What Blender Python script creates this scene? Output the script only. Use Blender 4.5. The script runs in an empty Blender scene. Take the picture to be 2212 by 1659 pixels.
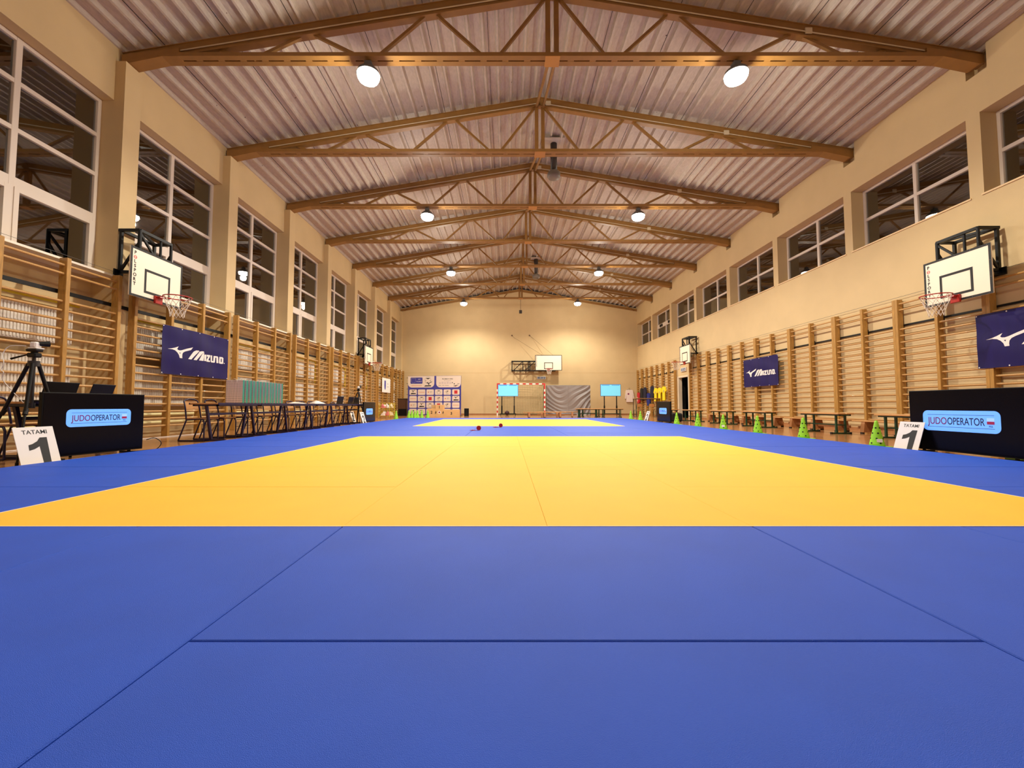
import bpy, bmesh, math, random
from mathutils import Vector, Matrix, Euler
S = bpy.context.scene
C = S.collection
PI = math.pi
random.seed(7)

# ------------------------------------------------------------------ camera, world, exposure
cd = bpy.data.cameras.new('camera'); cam = bpy.data.objects.new('camera', cd); C.objects.link(cam)
S.camera = cam
F = 907.0
cd.sensor_width = 36.0; cd.sensor_fit = 'HORIZONTAL'; cd.lens = F / 2212 * 36.0
cd.shift_x = 12 / 2212; cd.clip_start = 0.05; cd.clip_end = 200
cam.location = (0, 0, 0.63)
cam.rotation_euler = (PI / 2 + math.atan(46.5 / F), 0, 0)
w = bpy.data.worlds.new('night'); S.world = w; w.use_nodes = True
w.node_tree.nodes['Background'].inputs[0].default_value = (0.010, 0.012, 0.018, 1)
w.node_tree.nodes['Background'].inputs[1].default_value = 1.0
S.view_settings.view_transform = 'Standard'; S.view_settings.look = 'None'
S.view_settings.gamma = 1; S.view_settings.use_curve_mapping = False
S.view_settings.exposure = -0.55
S.cycles.use_denoising = True
S.cycles.max_bounces = 8; S.cycles.diffuse_bounces = 5; S.cycles.glossy_bounces = 4
S.cycles.sample_clamp_indirect = 6.0
LAMP_W = 1430.0; LAMP_COL = (1.0, 0.935, 0.80)

# ------------------------------------------------------------------ materials
def lin(c):
    c = c / 255.0
    return c / 12.92 if c <= 0.04045 else ((c + 0.055) / 1.055) ** 2.4
def rgb(t): return (lin(t[0]), lin(t[1]), lin(t[2]), 1)
MATS = {}
def mat(name, col, rough=0.5, metal=0.0, spec=0.5, noise=0.0, nscale=8.0, bump=0.0, bscale=200.0, stretch=None, emit=0.0, coat=0.0, alt=None):
    if name in MATS: return MATS[name]
    m = bpy.data.materials.new(name); m.use_nodes = True; MATS[name] = m
    nt = m.node_tree; b = nt.nodes['Principled BSDF']
    c = rgb(col)
    b.inputs['Base Color'].default_value = c; b.inputs['Roughness'].default_value = rough
    b.inputs['Metallic'].default_value = metal; b.inputs['Specular IOR Level'].default_value = spec
    b.inputs['Coat Weight'].default_value = coat
    if emit:
        b.inputs['Emission Color'].default_value = c; b.inputs['Emission Strength'].default_value = emit
    if noise or bump:
        tc = nt.nodes.new('ShaderNodeTexCoord'); mp = nt.nodes.new('ShaderNodeMapping')
        nt.links.new(tc.outputs['Object'], mp.inputs[0])
        if stretch: mp.inputs['Scale'].default_value = stretch
    if noise:
        n = nt.nodes.new('ShaderNodeTexNoise'); n.inputs['Scale'].default_value = nscale; n.inputs['Detail'].default_value = 5
        nt.links.new(mp.outputs[0], n.inputs[0])
        r = nt.nodes.new('ShaderNodeValToRGB')
        a = rgb(alt) if alt else tuple(x * (1 - noise) for x in c[:3]) + (1,)
        r.color_ramp.elements[0].color = a; r.color_ramp.elements[0].position = 0.3
        r.color_ramp.elements[1].color = c; r.color_ramp.elements[1].position = 0.7
        nt.links.new(n.outputs['Fac'], r.inputs[0]); nt.links.new(r.outputs[0], b.inputs['Base Color'])
    if bump:
        n2 = nt.nodes.new('ShaderNodeTexNoise'); n2.inputs['Scale'].default_value = bscale
        nt.links.new(mp.outputs[0], n2.inputs[0])
        bp = nt.nodes.new('ShaderNodeBump'); bp.inputs['Strength'].default_value = bump; bp.inputs['Distance'].default_value = 0.005
        nt.links.new(n2.outputs['Fac'], bp.inputs['Height']); nt.links.new(bp.outputs[0], b.inputs['Normal'])
    return m
M = dict(
 wall=mat('cream_plaster', (208, 182, 136), 0.75, noise=0.07, nscale=1.5, bump=0.25, bscale=120),
 ceil=None, blue=mat('blue_mat', (28, 82, 204), 0.55, spec=.35, noise=0.10, nscale=3, bump=0.5, bscale=700),
 yellow=mat('yellow_mat', (255, 200, 58), 0.55, spec=.3, noise=0.05, nscale=3, bump=0.5, bscale=700),
 halo=mat('pale_edge_halo', (245, 225, 200), 0.6),
 steel=mat('ochre_paint', (150, 108, 52), 0.5, noise=0.15, nscale=6),
 wood=mat('pine_wood', (186, 138, 66), 0.42, noise=0.35, nscale=6, stretch=(9, 9, 1.0), coat=0.15),
 rung=mat('beech_rung', (196, 148, 84), 0.4, noise=0.3, nscale=6, stretch=(12, 1, 12), coat=0.15),
 bench=mat('bench_wood', (204, 150, 92), 0.4, noise=0.25, nscale=5, stretch=(2, 12, 12), coat=0.1),
 bwood=mat('dark_bench_wood', (172, 116, 70), 0.45, noise=0.25, nscale=5, stretch=(6, 6, 1)),
 ply=mat('plywood', (196, 140, 84), 0.4, noise=0.15, nscale=8),
 white=mat('white_plastic', (236, 232, 228), 0.45), frame=mat('white_window_frame', (214, 200, 186), 0.4),
 sign=mat('white_board', (232, 226, 220), 0.6), black=mat('black_metal', (10, 10, 12), 0.45, spec=.3),
 ink=mat('black_print', (16, 16, 18), 0.6), purple=mat('dark_purple_metal', (26, 18, 56), 0.35),
 screen=mat('dark_screen', (4, 4, 11), 0.22, spec=0.14), bezel=mat('black_bezel', (7, 7, 8), 0.5, spec=.25),
 plate=mat('lit_pale_blue', (104, 168, 255), 0.5, emit=0.95), lred=mat('dark_red_letter', (130, 26, 78), 0.5),
 lnavy=mat('navy_letter', (14, 18, 52), 0.5), banner=mat('navy_vinyl', (22, 10, 84), 0.5, spec=.25, noise=0.25, nscale=2.5, stretch=(3, 3, .4)),
 logo=mat('white_print', (236, 226, 222), 0.55), green=mat('lime_plastic', (150, 216, 50), 0.4, bump=0.1),
 hole=mat('dark_hole', (14, 26, 14), 0.8), gsteel=mat('green_metal', (12, 62, 40), 0.4),
 cream=mat('cream_board', (240, 226, 204), 0.3), red=mat('red_metal', (168, 30, 22), 0.35),
 net=mat('white_cord', (226, 214, 200), 0.8), gnet=mat('green_cord', (120, 122, 70), 0.9),
 teal=mat('teal_card', (28, 136, 112), 0.5), radi=mat('white_enamel', (226, 218, 206), 0.35),
 ypipe=mat('yellow_pipe', (214, 186, 20), 0.4), cpipe=mat('cream_pipe', (224, 208, 150), 0.5),
 cream2=mat('pale_plywood', (222, 178, 122), 0.5, noise=0.12, nscale=4, stretch=(1, 1, 6)),
 dbrown=mat('dark_brown_wood', (84, 52, 30), 0.5), grey=mat('grey_metal', (92, 92, 92), 0.5),
 tarp=mat('grey_satin', (138, 130, 128), 0.42, spec=0.6), cyan=mat('lit_cyan', (116, 206, 236), 0.4, emit=0.85),
 hdr=mat('lit_blue_bar', (40, 110, 200), 0.4, emit=0.8), pblue=mat('print_blue', (66, 66, 158), 0.55),
 pred=mat('print_red', (204, 44, 52), 0.55), pbg=mat('print_pale', (236, 222, 208), 0.55), pgrey=mat('print_grey', (150, 146, 150), 0.6),
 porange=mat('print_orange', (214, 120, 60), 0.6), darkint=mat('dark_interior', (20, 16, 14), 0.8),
 duct=mat('dark_duct', (60, 52, 46), 0.5), cond=mat('white_conduit', (206, 190, 160), 0.5),
 shirtw=mat('white_cloth', (238, 222, 212), 0.85), shirtr=mat('red_cloth', (190, 24, 34), 0.85), shirtk=mat('black_cloth', (16, 15, 18), 0.85),
 shirtn=mat('navy_cloth', (22, 22, 48), 0.85), shirtb=mat('blue_cloth', (24, 36, 120), 0.85), shirty=mat('yellow_cloth', (246, 214, 24), 0.85),
 belt=mat('red_belt', (176, 22, 34), 0.8), rubber=mat('black_rubber', (12, 12, 12), 0.7), pink=mat('pink_cloth', (214, 110, 120), 0.7),
 door=mat('white_door_paint', (222, 206, 180), 0.5))
# lamp glass
def emitter(name, col, s):
    m = bpy.data.materials.new(name); m.use_nodes = True; nt = m.node_tree
    b = nt.nodes['Principled BSDF']; b.inputs['Base Color'].default_value = (0.8, 0.8, 0.8, 1)
    b.inputs['Emission Color'].default_value = (*col, 1); b.inputs['Emission Strength'].default_value = s
    return m
M['lamp'] = emitter('lamp_glow', (1.0, 0.93, 0.80), 60.0)
# window glass : clear pane in front of the night, strong mirror at grazing angles (several panes)
def glass():
    m = bpy.data.materials.new('window_glass'); m.use_nodes = True; nt = m.node_tree; nt.nodes.clear()
    o = nt.nodes.new('ShaderNodeOutputMaterial'); mx = nt.nodes.new('ShaderNodeMixShader')
    f = nt.nodes.new('ShaderNodeFresnel'); f.inputs[0].default_value = 2.8
    t = nt.nodes.new('ShaderNodeBsdfTransparent'); t.inputs[0].default_value = (0.8, 0.82, 0.8, 1)
    g = nt.nodes.new('ShaderNodeBsdfGlossy'); g.inputs['Roughness'].default_value = 0.015; g.inputs[0].default_value = (0.95, 0.95, 0.95, 1)
    nt.links.new(f.outputs[0], mx.inputs[0]); nt.links.new(t.outputs[0], mx.inputs[1]); nt.links.new(g.outputs[0], mx.inputs[2])
    nt.links.new(mx.outputs[0], o.inputs[0]); return m
M['glass'] = glass()
# parquet
def parquet():
    m = bpy.data.materials.new('parquet'); m.use_nodes = True; nt = m.node_tree; b = nt.nodes['Principled BSDF']
    tc = nt.nodes.new('ShaderNodeTexCoord'); mp = nt.nodes.new('ShaderNodeMapping'); mp.inputs['Rotation'].default_value = (0, 0, PI / 2)
    br = nt.nodes.new('ShaderNodeTexBrick'); br.inputs['Color1'].default_value = rgb((206, 150, 98)); br.inputs['Color2'].default_value = rgb((184, 126, 76))
    br.inputs['Mortar'].default_value = rgb((120, 74, 40)); br.inputs['Scale'].default_value = 1; br.inputs['Mortar Size'].default_value = 0.002
    br.inputs['Brick Width'].default_value = 0.9; br.inputs['Row Height'].default_value = 0.07
    n = nt.nodes.new('ShaderNodeTexNoise'); n.inputs['Scale'].default_value = 3
    mx = nt.nodes.new('ShaderNodeMixRGB'); mx.blend_type = 'MULTIPLY'; mx.inputs[0].default_value = 0.35
    nt.links.new(tc.outputs['Object'], mp.inputs[0]); nt.links.new(mp.outputs[0], br.inputs['Vector']); nt.links.new(mp.outputs[0], n.inputs[0])
    nt.links.new(br.outputs[0], mx.inputs[1]); nt.links.new(n.outputs['Fac'], mx.inputs[2]); nt.links.new(mx.outputs[0], b.inputs['Base Color'])
    b.inputs['Roughness'].default_value = 0.16; b.inputs['Coat Weight'].default_value = 0.3; b.inputs['Coat Roughness'].default_value = 0.08
    return m
M['parquet'] = parquet()
def deckmat():
    m = bpy.data.materials.new('corrugated_deck'); m.use_nodes = True; nt = m.node_tree; b = nt.nodes['Principled BSDF']
    tc = nt.nodes.new('ShaderNodeTexCoord'); mp = nt.nodes.new('ShaderNodeMapping'); mp.inputs['Scale'].default_value = (3, 1, 3)
    n = nt.nodes.new('ShaderNodeTexNoise'); n.inputs['Scale'].default_value = 9; n.inputs['Detail'].default_value = 6
    r = nt.nodes.new('ShaderNodeValToRGB'); r.color_ramp.elements[0].color = rgb((178, 164, 150)); r.color_ramp.elements[1].color = rgb((192, 178, 164))
    r.color_ramp.elements[0].position = 0.35; r.color_ramp.elements[1].position = 0.7
    v = nt.nodes.new('ShaderNodeTexVoronoi'); v.inputs['Scale'].default_value = 2.2
    lt = nt.nodes.new('ShaderNodeMath'); lt.operation = 'LESS_THAN'; lt.inputs[1].default_value = 0.035
    mx = nt.nodes.new('ShaderNodeMixRGB'); mx.inputs[2].default_value = rgb((90, 70, 60))
    nt.links.new(tc.outputs['Object'], mp.inputs[0]); nt.links.new(mp.outputs[0], n.inputs[0]); nt.links.new(n.outputs['Fac'], r.inputs[0])
    nt.links.new(tc.outputs['Object'], v.inputs['Vector']); nt.links.new(v.outputs['Distance'], lt.inputs[0])
    nt.links.new(lt.outputs[0], mx.inputs[0]); nt.links.new(r.outputs[0], mx.inputs[1]); nt.links.new(mx.outputs[0], b.inputs['Base Color'])
    b.inputs['Roughness'].default_value = 0.6
    return m
M['ceil'] = deckmat()
def checker():
    m = bpy.data.materials.new('chequered_print'); m.use_nodes = True; nt = m.node_tree; b = nt.nodes['Principled BSDF']
    tc = nt.nodes.new('ShaderNodeTexCoord'); mp = nt.nodes.new('ShaderNodeMapping'); mp.inputs['Rotation'].default_value = (-PI / 2, 0, 0)
    br = nt.nodes.new('ShaderNodeTexBrick'); br.offset = 0; br.inputs['Color1'].default_value = rgb((20, 16, 22)); br.inputs['Color2'].default_value = rgb((26, 20, 28))
    br.inputs['Mortar'].default_value = rgb((240, 222, 226)); br.inputs['Scale'].default_value = 1; br.inputs['Mortar Size'].default_value = 0.0042
    br.inputs['Brick Width'].default_value = 0.021; br.inputs['Row Height'].default_value = 0.0185
    nt.links.new(tc.outputs['Object'], mp.inputs[0]); nt.links.new(mp.outputs[0], br.inputs['Vector']); nt.links.new(br.outputs[0], b.inputs['Base Color'])
    b.inputs['Roughness'].default_value = 0.4
    return m
M['check'] = checker()

# ------------------------------------------------------------------ object helpers
def tag(o, label=None, cat=None, group=None, kind=None):
    if label: o['label'] = label
    if cat: o['category'] = cat
    if group: o['group'] = group
    if kind: o['kind'] = kind
    return o
def thing(name, label, cat, loc=(0, 0, 0), rz=0.0, group=None):
    o = bpy.data.objects.new(name, None); C.objects.link(o); o.empty_display_size = 0.1
    o.location = loc; o.rotation_euler = (0, 0, rz)
    return tag(o, label, cat, group)
def link(name, me, m, parent=None, loc=None):
    if m is not None and len(me.materials) == 0: me.materials.append(M[m] if isinstance(m, str) else m)
    o = bpy.data.objects.new(name, me); C.objects.link(o)
    if parent is not None: o.parent = parent
    if loc: o.location = loc
    return o
def smooth(P, n=6):      # Catmull-Rom through the points
    P = [Vector(p) for p in P]; Q = [P[0]] + P + [P[-1]]; out = []
    for i in range(1, len(Q) - 2):
        a, b, c, d = Q[i - 1:i + 3]
        for k in range(n):
            t = k / n; out.append(.5 * (2 * b + (c - a) * t + (2 * a - 5 * b + 4 * c - d) * t * t + (3 * b - a - 3 * c + d) * t ** 3))
    return out + [P[-1]]
class MB:
    def __init__(s): s.v = []; s.f = []; s.sm = []
    def add(s, vs, fs, smooth=False):
        n = len(s.v); s.v += [tuple(v) for v in vs]; s.f += [tuple(i + n for i in f) for f in fs]; s.sm += [smooth] * len(fs); return s
    def box(s, x0, x1, y0, y1, z0, z1, c=0.0, mtx=None):
        if c <= 0:
            vs = [(x, y, z) for z in (z0, z1) for y in (y0, y1) for x in (x0, x1)]
            fs = [(0, 2, 3, 1), (4, 5, 7, 6), (0, 1, 5, 4), (2, 6, 7, 3), (0, 4, 6, 2), (1, 3, 7, 5)]
        else:
            c = min(c, (x1 - x0) * .45, (y1 - y0) * .45, (z1 - z0) * .45)
            vs = []; X = (x0, x1); Y = (y0, y1); Z = (z0, z1); idx = {}
            for i in (0, 1):
                for j in (0, 1):
                    for k in (0, 1):
                        sx, sy, sz = (c if i == 0 else -c), (c if j == 0 else -c), (c if k == 0 else -c)
                        idx[i, j, k, 0] = len(vs); vs.append((X[i], Y[j] + sy, Z[k] + sz))
                        idx[i, j, k, 1] = len(vs); vs.append((X[i] + sx, Y[j], Z[k] + sz))
                        idx[i, j, k, 2] = len(vs); vs.append((X[i] + sx, Y[j] + sy, Z[k]))
            g = lambda *a: idx[a]; fs = []
            for i in (0, 1):
                fs.append((g(i, 0, 0, 0), g(i, 1, 0, 0), g(i, 1, 1, 0), g(i, 0, 1, 0)))
                fs.append((g(0, i, 0, 1), g(1, i, 0, 1), g(1, i, 1, 1), g(0, i, 1, 1)))
                fs.append((g(0, 0, i, 2), g(1, 0, i, 2), g(1, 1, i, 2), g(0, 1, i, 2)))
            for a in (0, 1):
                for b in (0, 1):
                    fs.append((g(a, b, 0, 0), g(a, b, 1, 0), g(a, b, 1, 1), g(a, b, 0, 1)))
                    fs.append((g(a, 0, b, 0), g(a, 1, b, 0), g(a, 1, b, 2), g(a, 0, b, 2)))
                    fs.append((g(0, a, b, 1), g(1, a, b, 1), g(1, a, b, 2), g(0, a, b, 2)))
                    for d in (0, 1): fs.append((g(a, b, d, 0), g(a, b, d, 1), g(a, b, d, 2)))
        if mtx is not None: vs = [tuple(mtx @ Vector(v)) for v in vs]
        return s.add(vs, fs)
    def bar(s, p0, p1, wx, wz, up=(0, 0, 1)):      # rectangular bar from p0 to p1
        p0 = Vector(p0); p1 = Vector(p1); d = (p1 - p0).normalized(); up = Vector(up)
        if abs(d.dot(up)) > .98: up = Vector((0, 1, 0))
        a = d.cross(up).normalized() * wx / 2; b = a.cross(d).normalized() * wz / 2
        vs = [p + i * a + j * b for p in (p0, p1) for i, j in ((-1, -1), (1, -1), (1, 1), (-1, 1))]
        return s.add(vs, [(3, 2, 1, 0), (4, 5, 6, 7)] + [(i, (i + 1) % 4, 4 + (i + 1) % 4, 4 + i) for i in range(4)])
    def tube(s, pts, r, n=8, closed=False, cap=True):
        pts = [Vector(p) for p in pts]; N = len(pts); rings = []
        r = r if isinstance(r, (list, tuple)) else [r] * N
        prev = None
        for i, p in enumerate(pts):
            if closed: d = (pts[(i + 1) % N] - pts[i - 1])
            else: d = pts[min(i + 1, N - 1)] - pts[max(i - 1, 0)]
            d = d.normalized()
            if prev is None:
                u = Vector((0, 0, 1)) if abs(d.z) < .9 else Vector((1, 0, 0)); a = d.cross(u).normalized()
            else: a = (prev - d * prev.dot(d)).normalized()
            prev = a; b = d.cross(a)
            rings.append([p + (a * math.cos(t) + b * math.sin(t)) * r[i] for t in [2 * PI * k / n for k in range(n)]])
        vs = [v for rg in rings for v in rg]; fs = []
        for i in range(N if closed else N - 1):
            j = (i + 1) % N
            for k in range(n): fs.append((i * n + k, i * n + (k + 1) % n, j * n + (k + 1) % n, j * n + k))
        s.add(vs, fs, True)
        if cap and not closed: s.add(rings[0], [tuple(range(n))[::-1]]); s.add(rings[-1], [tuple(range(n))])
        return s
    def lathe(s, prof, n=20, c=(0, 0, 0), smooth=True):
        vs = []; fs = []
        for (r, z) in prof:
            for k in range(n): vs.append((c[0] + r * math.cos(2 * PI * k / n), c[1] + r * math.sin(2 * PI * k / n), c[2] + z))
        for i in range(len(prof) - 1):
            for k in range(n): fs.append((i * n + k, i * n + (k + 1) % n, (i + 1) * n + (k + 1) % n, (i + 1) * n + k))
        fs.append(tuple(range(n))[::-1]); fs.append(tuple((len(prof) - 1) * n + k for k in range(n)))
        return s.add(vs, fs, smooth)
    def xf(s, mtx): s.v = [tuple(mtx @ Vector(v)) for v in s.v]; return s
    def mesh(s, name, m):
        me = bpy.data.meshes.new(name); me.from_pydata(s.v, [], s.f)
        me.polygons.foreach_set('use_smooth', s.sm); me.update()
        bm = bmesh.new(); bm.from_mesh(me); bmesh.ops.recalc_face_normals(bm, faces=bm.faces); bm.to_mesh(me); bm.free()
        me.materials.append(M[m] if isinstance(m, str) else m); return me
    def build(s, name, m, parent=None, loc=None): return link(name, s.mesh(name, m), None, parent, loc)
def struct(name, mb, m):
    o = mb.build(name, m); o['kind'] = 'structure'; return o
# flat figures that face -Y : (x, z) outlines -> thin solids
def figure_mesh(polys, depth=0.001):
    cu = bpy.data.curves.new('f', 'CURVE'); cu.dimensions = '2D'; cu.fill_mode = 'BOTH'; cu.extrude = depth / 2
    for P in polys:
        sp = cu.splines.new('POLY'); sp.points.add(len(P) - 1); sp.use_cyclic_u = True
        for i, p in enumerate(P): sp.points[i].co = (p[0], p[1], 0, 1)
    return curve_to_mesh(cu)
def curve_to_mesh(cu):
    o = bpy.data.objects.new('tmp', cu); C.objects.link(o)
    dg = bpy.context.evaluated_depsgraph_get(); dg.update()
    me = bpy.data.meshes.new_from_object(o.evaluated_get(dg)); C.objects.unlink(o); bpy.data.objects.remove(o)
    me.transform(Matrix.Rotation(PI / 2, 4, 'X')); me.materials.clear(); return me
def figure(name, polys, m, parent, y=0.0, depth=0.001, mtx=None):
    me = figure_mesh(polys, depth); me.name = name
    me.transform(Matrix.Translation((0, y - depth / 2, 0)))
    if mtx is not None: me.transform(mtx)
    return link(name, me, m, parent)
def text_mesh(t, h, bold=0.0, shear=0.0, depth=0.001, width=None, align='CENTER', spacing=1.0, cap=False):
    cu = bpy.data.curves.new('t', 'FONT'); cu.body = t; cu.size = 1; cu.offset = bold; cu.shear = shear
    cu.extrude = 0.0005; cu.align_x = align; cu.align_y = 'BOTTOM_BASELINE'; cu.space_character = spacing
    me = curve_to_mesh(cu)
    xs = [v.co.x for v in me.vertices]; zs = [v.co.z for v in me.vertices]
    k = h / max(max(zs) - min(zs), 1e-6); kx = k if width is None else width / max(max(xs) - min(xs), 1e-6)
    x0 = (max(xs) + min(xs)) / 2 if align == 'CENTER' else min(xs); z0 = min(zs)
    if cap: k = h / .70; z0 = 0.0; kx = k if width is None else kx
    for v in me.vertices: v.co = ((v.co.x - x0) * kx, v.co.y / 0.0005 * depth / 2, (v.co.z - z0) * k)
    return me
def text(name, t, h, m, parent, at=(0, 0, 0), mtx=None, **kw):
    me = text_mesh(t, h, **kw); me.name = name; me.transform(Matrix.Translation(at))
    if mtx is not None: me.transform(mtx)
    return link(name, me, m, parent)
def rrect(x0, x1, z0, z1, r, n=6, rs=None):
    rs = rs or (r, r, r, r); P = []
    for (cx, cz, a, rr) in ((x1, z1, 0, rs[0]), (x0, z1, 1, rs[1]), (x0, z0, 2, rs[2]), (x1, z0, 3, rs[3])):
        sx = -1 if cx == x1 else 1; sz = -1 if cz == z1 else 1
        if rr <= 0: P.append((cx, cz)); continue
        for k in range(n + 1):
            t = a * PI / 2 + k / n * PI / 2
            P.append((cx + sx * rr + rr * math.cos(t), cz + sz * rr + rr * math.sin(t)))
    return P
def circ(cx, cz, r, n=24): return [(cx + r * math.cos(2 * PI * k / n), cz + r * math.sin(2 * PI * k / n)) for k in range(n)]
def rect(x0, x1, z0, z1): return [(x0, z0), (x1, z0), (x1, z1), (x0, z1)]
def copy_tree(o, parent=None):
    c = o.copy(); C.objects.link(c)
    if parent is not None: c.parent = parent
    for ch in [q for q in CH.get(o.name, [])]: copy_tree(ch, c)
    return c
CH = {}
def index_children(root):
    lst = [o for o in C.objects if o.parent is root]
    CH[root.name] = lst
    for o in lst: index_children(o)
def dup(root, loc, rz, label, group=None, cat=None):
    if root.name not in CH: index_children(root)
    n = copy_tree(root); n.location = loc; n.rotation_euler = (0, 0, rz); n['label'] = label
    if group: n['group'] = group
    return n
ORD = ['first', 'second', 'third', 'fourth', 'fifth', 'sixth', 'seventh', 'eighth', 'ninth', 'tenth', 'eleventh', 'twelfth', 'thirteenth', 'fourteenth', 'fifteenth', 'sixteenth']

# ------------------------------------------------------------------ measures of the hall
XL, XLW, XLG = -7.15, -7.34, -7.56      # left: pier face, wall above, window plane
XR, XRG = 9.02, 9.33                    # right: wall face, window plane
YB, YF = 28.8, -4.25                    # end wall, wall behind the camera
TY = [7.75 + 3 * k for k in range(-4, 7)]
XC = 0.88; SL = 0.171
def ztop(x): return 8.77 - SL * abs(x - XC)     # top of the rafters

# floor
fl = MB(); fl.box(-8.2, 9.6, YF - .4, YB + .4, -0.1, 0); struct('floor', fl, 'parquet')
# ceiling : trapezoidal steel deck, ribs running along the hall
prof = []
p = 0.31
for side in (-1, 1):
    pts = []
    d = 0.0
    while d < 8.6:
        for a, h in ((0.0, 0.09), (0.10, 0.09), (0.128, 0.0), (0.172, 0.0), (0.20, 0.09)):
            if d + a < 8.75: pts.append((d + a, h))
        d += p
    line = [(XC + side * q, ztop(XC + q) + 0.004 + h) for q, h in pts]
    prof.append(line)
full = prof[0][::-1] + prof[1][1:]
ce = MB(); n = len(full); vs = []
for y in (YF - .4, YB + .4):
    vs += [(x, y, z) for x, z in full]
for y in (YF - .4, YB + .4):
    vs += [(x, y, z + 0.35) for x, z in full]
fs = [(i, i + 1, n + i + 1, n + i) for i in range(n - 1)] + [(2 * n + i, 3 * n + i, 3 * n + i + 1, 2 * n + i + 1) for i in range(n - 1)]
ce.add(vs, fs); struct('ceiling', ce, 'ceil')
seam = MB()
for side in (-1, 1):
    for q in (1.24, 2.48, 3.72, 4.96, 6.2, 7.44):
        x = XC + side * (q + .035); z = ztop(x) + .091
        seam.box(x - .003, x + .003, YF, YB, z - .006, z + .004)
struct('trim_1', seam, 'darkint')

# left wall
lw = MB()
lw.box(-8.1, -7.60, YF - .4, YB + .4, 0, 2.98)
lw.box(-8.1, -7.60, YF - .4, YB + .4, 6.33, 7.55)
lw.box(-7.62, XLW, YF, YB, 6.335, 7.50)
for y in TY:
    lw.box(-8.1, XL, y - .175, y + .175, 0, 7.10); lw.box(-8.1, XLW + .002, y - .175, y + .175, 7.0, 7.5)
lw.box(-8.1, XL - .02, YB - .25, YB + .1, 0, 7.1)
struct('wall_left', lw, 'wall')
# right wall with window openings, truss pockets and the door opening
rw = MB()
D0, D1, DH = 20.78, 21.98, 2.10
rw.box(XR, 9.5, YF - .4, D0 - .3, 0, 4.63); rw.box(XR, 9.5, D1 + .3, YB + .4, 0, 4.63); rw.box(XR, 9.5, D0 - .3, D1 + .3, 2.5, 4.63)
rw.box(XR, 9.18, D0 - .3, D0, 0, 2.5); rw.box(XR, 9.18, D1, D1 + .3, 0, 2.5); rw.box(XR, 9.18, D0, D1, DH, 2.5)
ys = [YF - .4]
for y in TY:
    rw.box(XR, 9.5, y - .02, y + .225, 4.63, 6.22)
    rw.box(XR, 9.5, ys[-1], y - .18, 6.22, 7.55); ys.append(y + .18)
    rw.box(XR, 9.5, y - .18, y + .18, 6.22, 6.98); rw.box(9.2, 9.5, y - .18, y + .18, 6.98, 7.55)
rw.box(XR, 9.5, ys[-1], YB + .4, 6.22, 7.55)
rw.box(XR, 9.5, TY[-1] + 2.98, YB + .4, 4.63, 6.22)
struct('wall_right', rw, 'wall')
# end walls with gable
for nm, y0, y1 in (('wall_back', YB, YB + .4), ('wall_front', YF - .4, YF)):
    g = MB(); P = [(-8.1, 0), (9.5, 0), (9.5, ztop(9.5) - .02), (XC, 8.72), (-8.1, ztop(-8.1) - .02)]
    g.add([(x, y0, z) for x, z in P] + [(x, y1, z) for x, z in P],
          [(0, 1, 2, 3, 4), (9, 8, 7, 6, 5)] + [(i, (i + 1) % 5, 5 + (i + 1) % 5, 5 + i) for i in range(5)])
    struct(nm, g, 'wall')
g = MB()
for s in (-1, 1): g.bar((XC, YB - .04, 8.60), (XC + s * 8.2, YB - .04, 8.60 - SL * 8.2), .06, .14)
struct('trim_2', g, 'steel')
bb = MB(); bb.box(XLG, XR, YB - .02, YB, 0, .08); struct('baseboard_back', bb, 'bwood')
bb = MB(); bb.box(XR - .02, XR, YF, D0 - .06, 0, .08); bb.box(XR - .02, XR, D1 + .06, YB, 0, .08); struct('baseboard_right', bb, 'bwood')
jl = MB(); jl.box(XLG, XR, YB - .004, YB + .01, 2.86, 2.872); struct('trim_3', jl, mat('joint', (190, 156, 108), .8))
# door way
dr = MB()
dr.box(XR - .015, 9.19, D0 - .05, D0 + .03, 0, DH + .04); dr.box(XR - .015, 9.19, D1 - .03, D1 + .08, 0, DH + .04); dr.box(XR - .015, 9.19, D0, D1, DH - .03, DH + .05)
struct('door_1', dr, 'door')
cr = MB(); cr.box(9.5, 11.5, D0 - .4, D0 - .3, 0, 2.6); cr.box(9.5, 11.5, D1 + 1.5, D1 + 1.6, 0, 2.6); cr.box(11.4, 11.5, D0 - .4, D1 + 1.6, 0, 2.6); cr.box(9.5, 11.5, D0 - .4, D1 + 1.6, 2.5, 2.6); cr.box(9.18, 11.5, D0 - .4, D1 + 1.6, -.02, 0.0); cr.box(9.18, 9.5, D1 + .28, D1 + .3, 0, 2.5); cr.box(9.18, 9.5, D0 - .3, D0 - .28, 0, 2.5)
struct('wall_corridor', cr, 'darkint')
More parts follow.
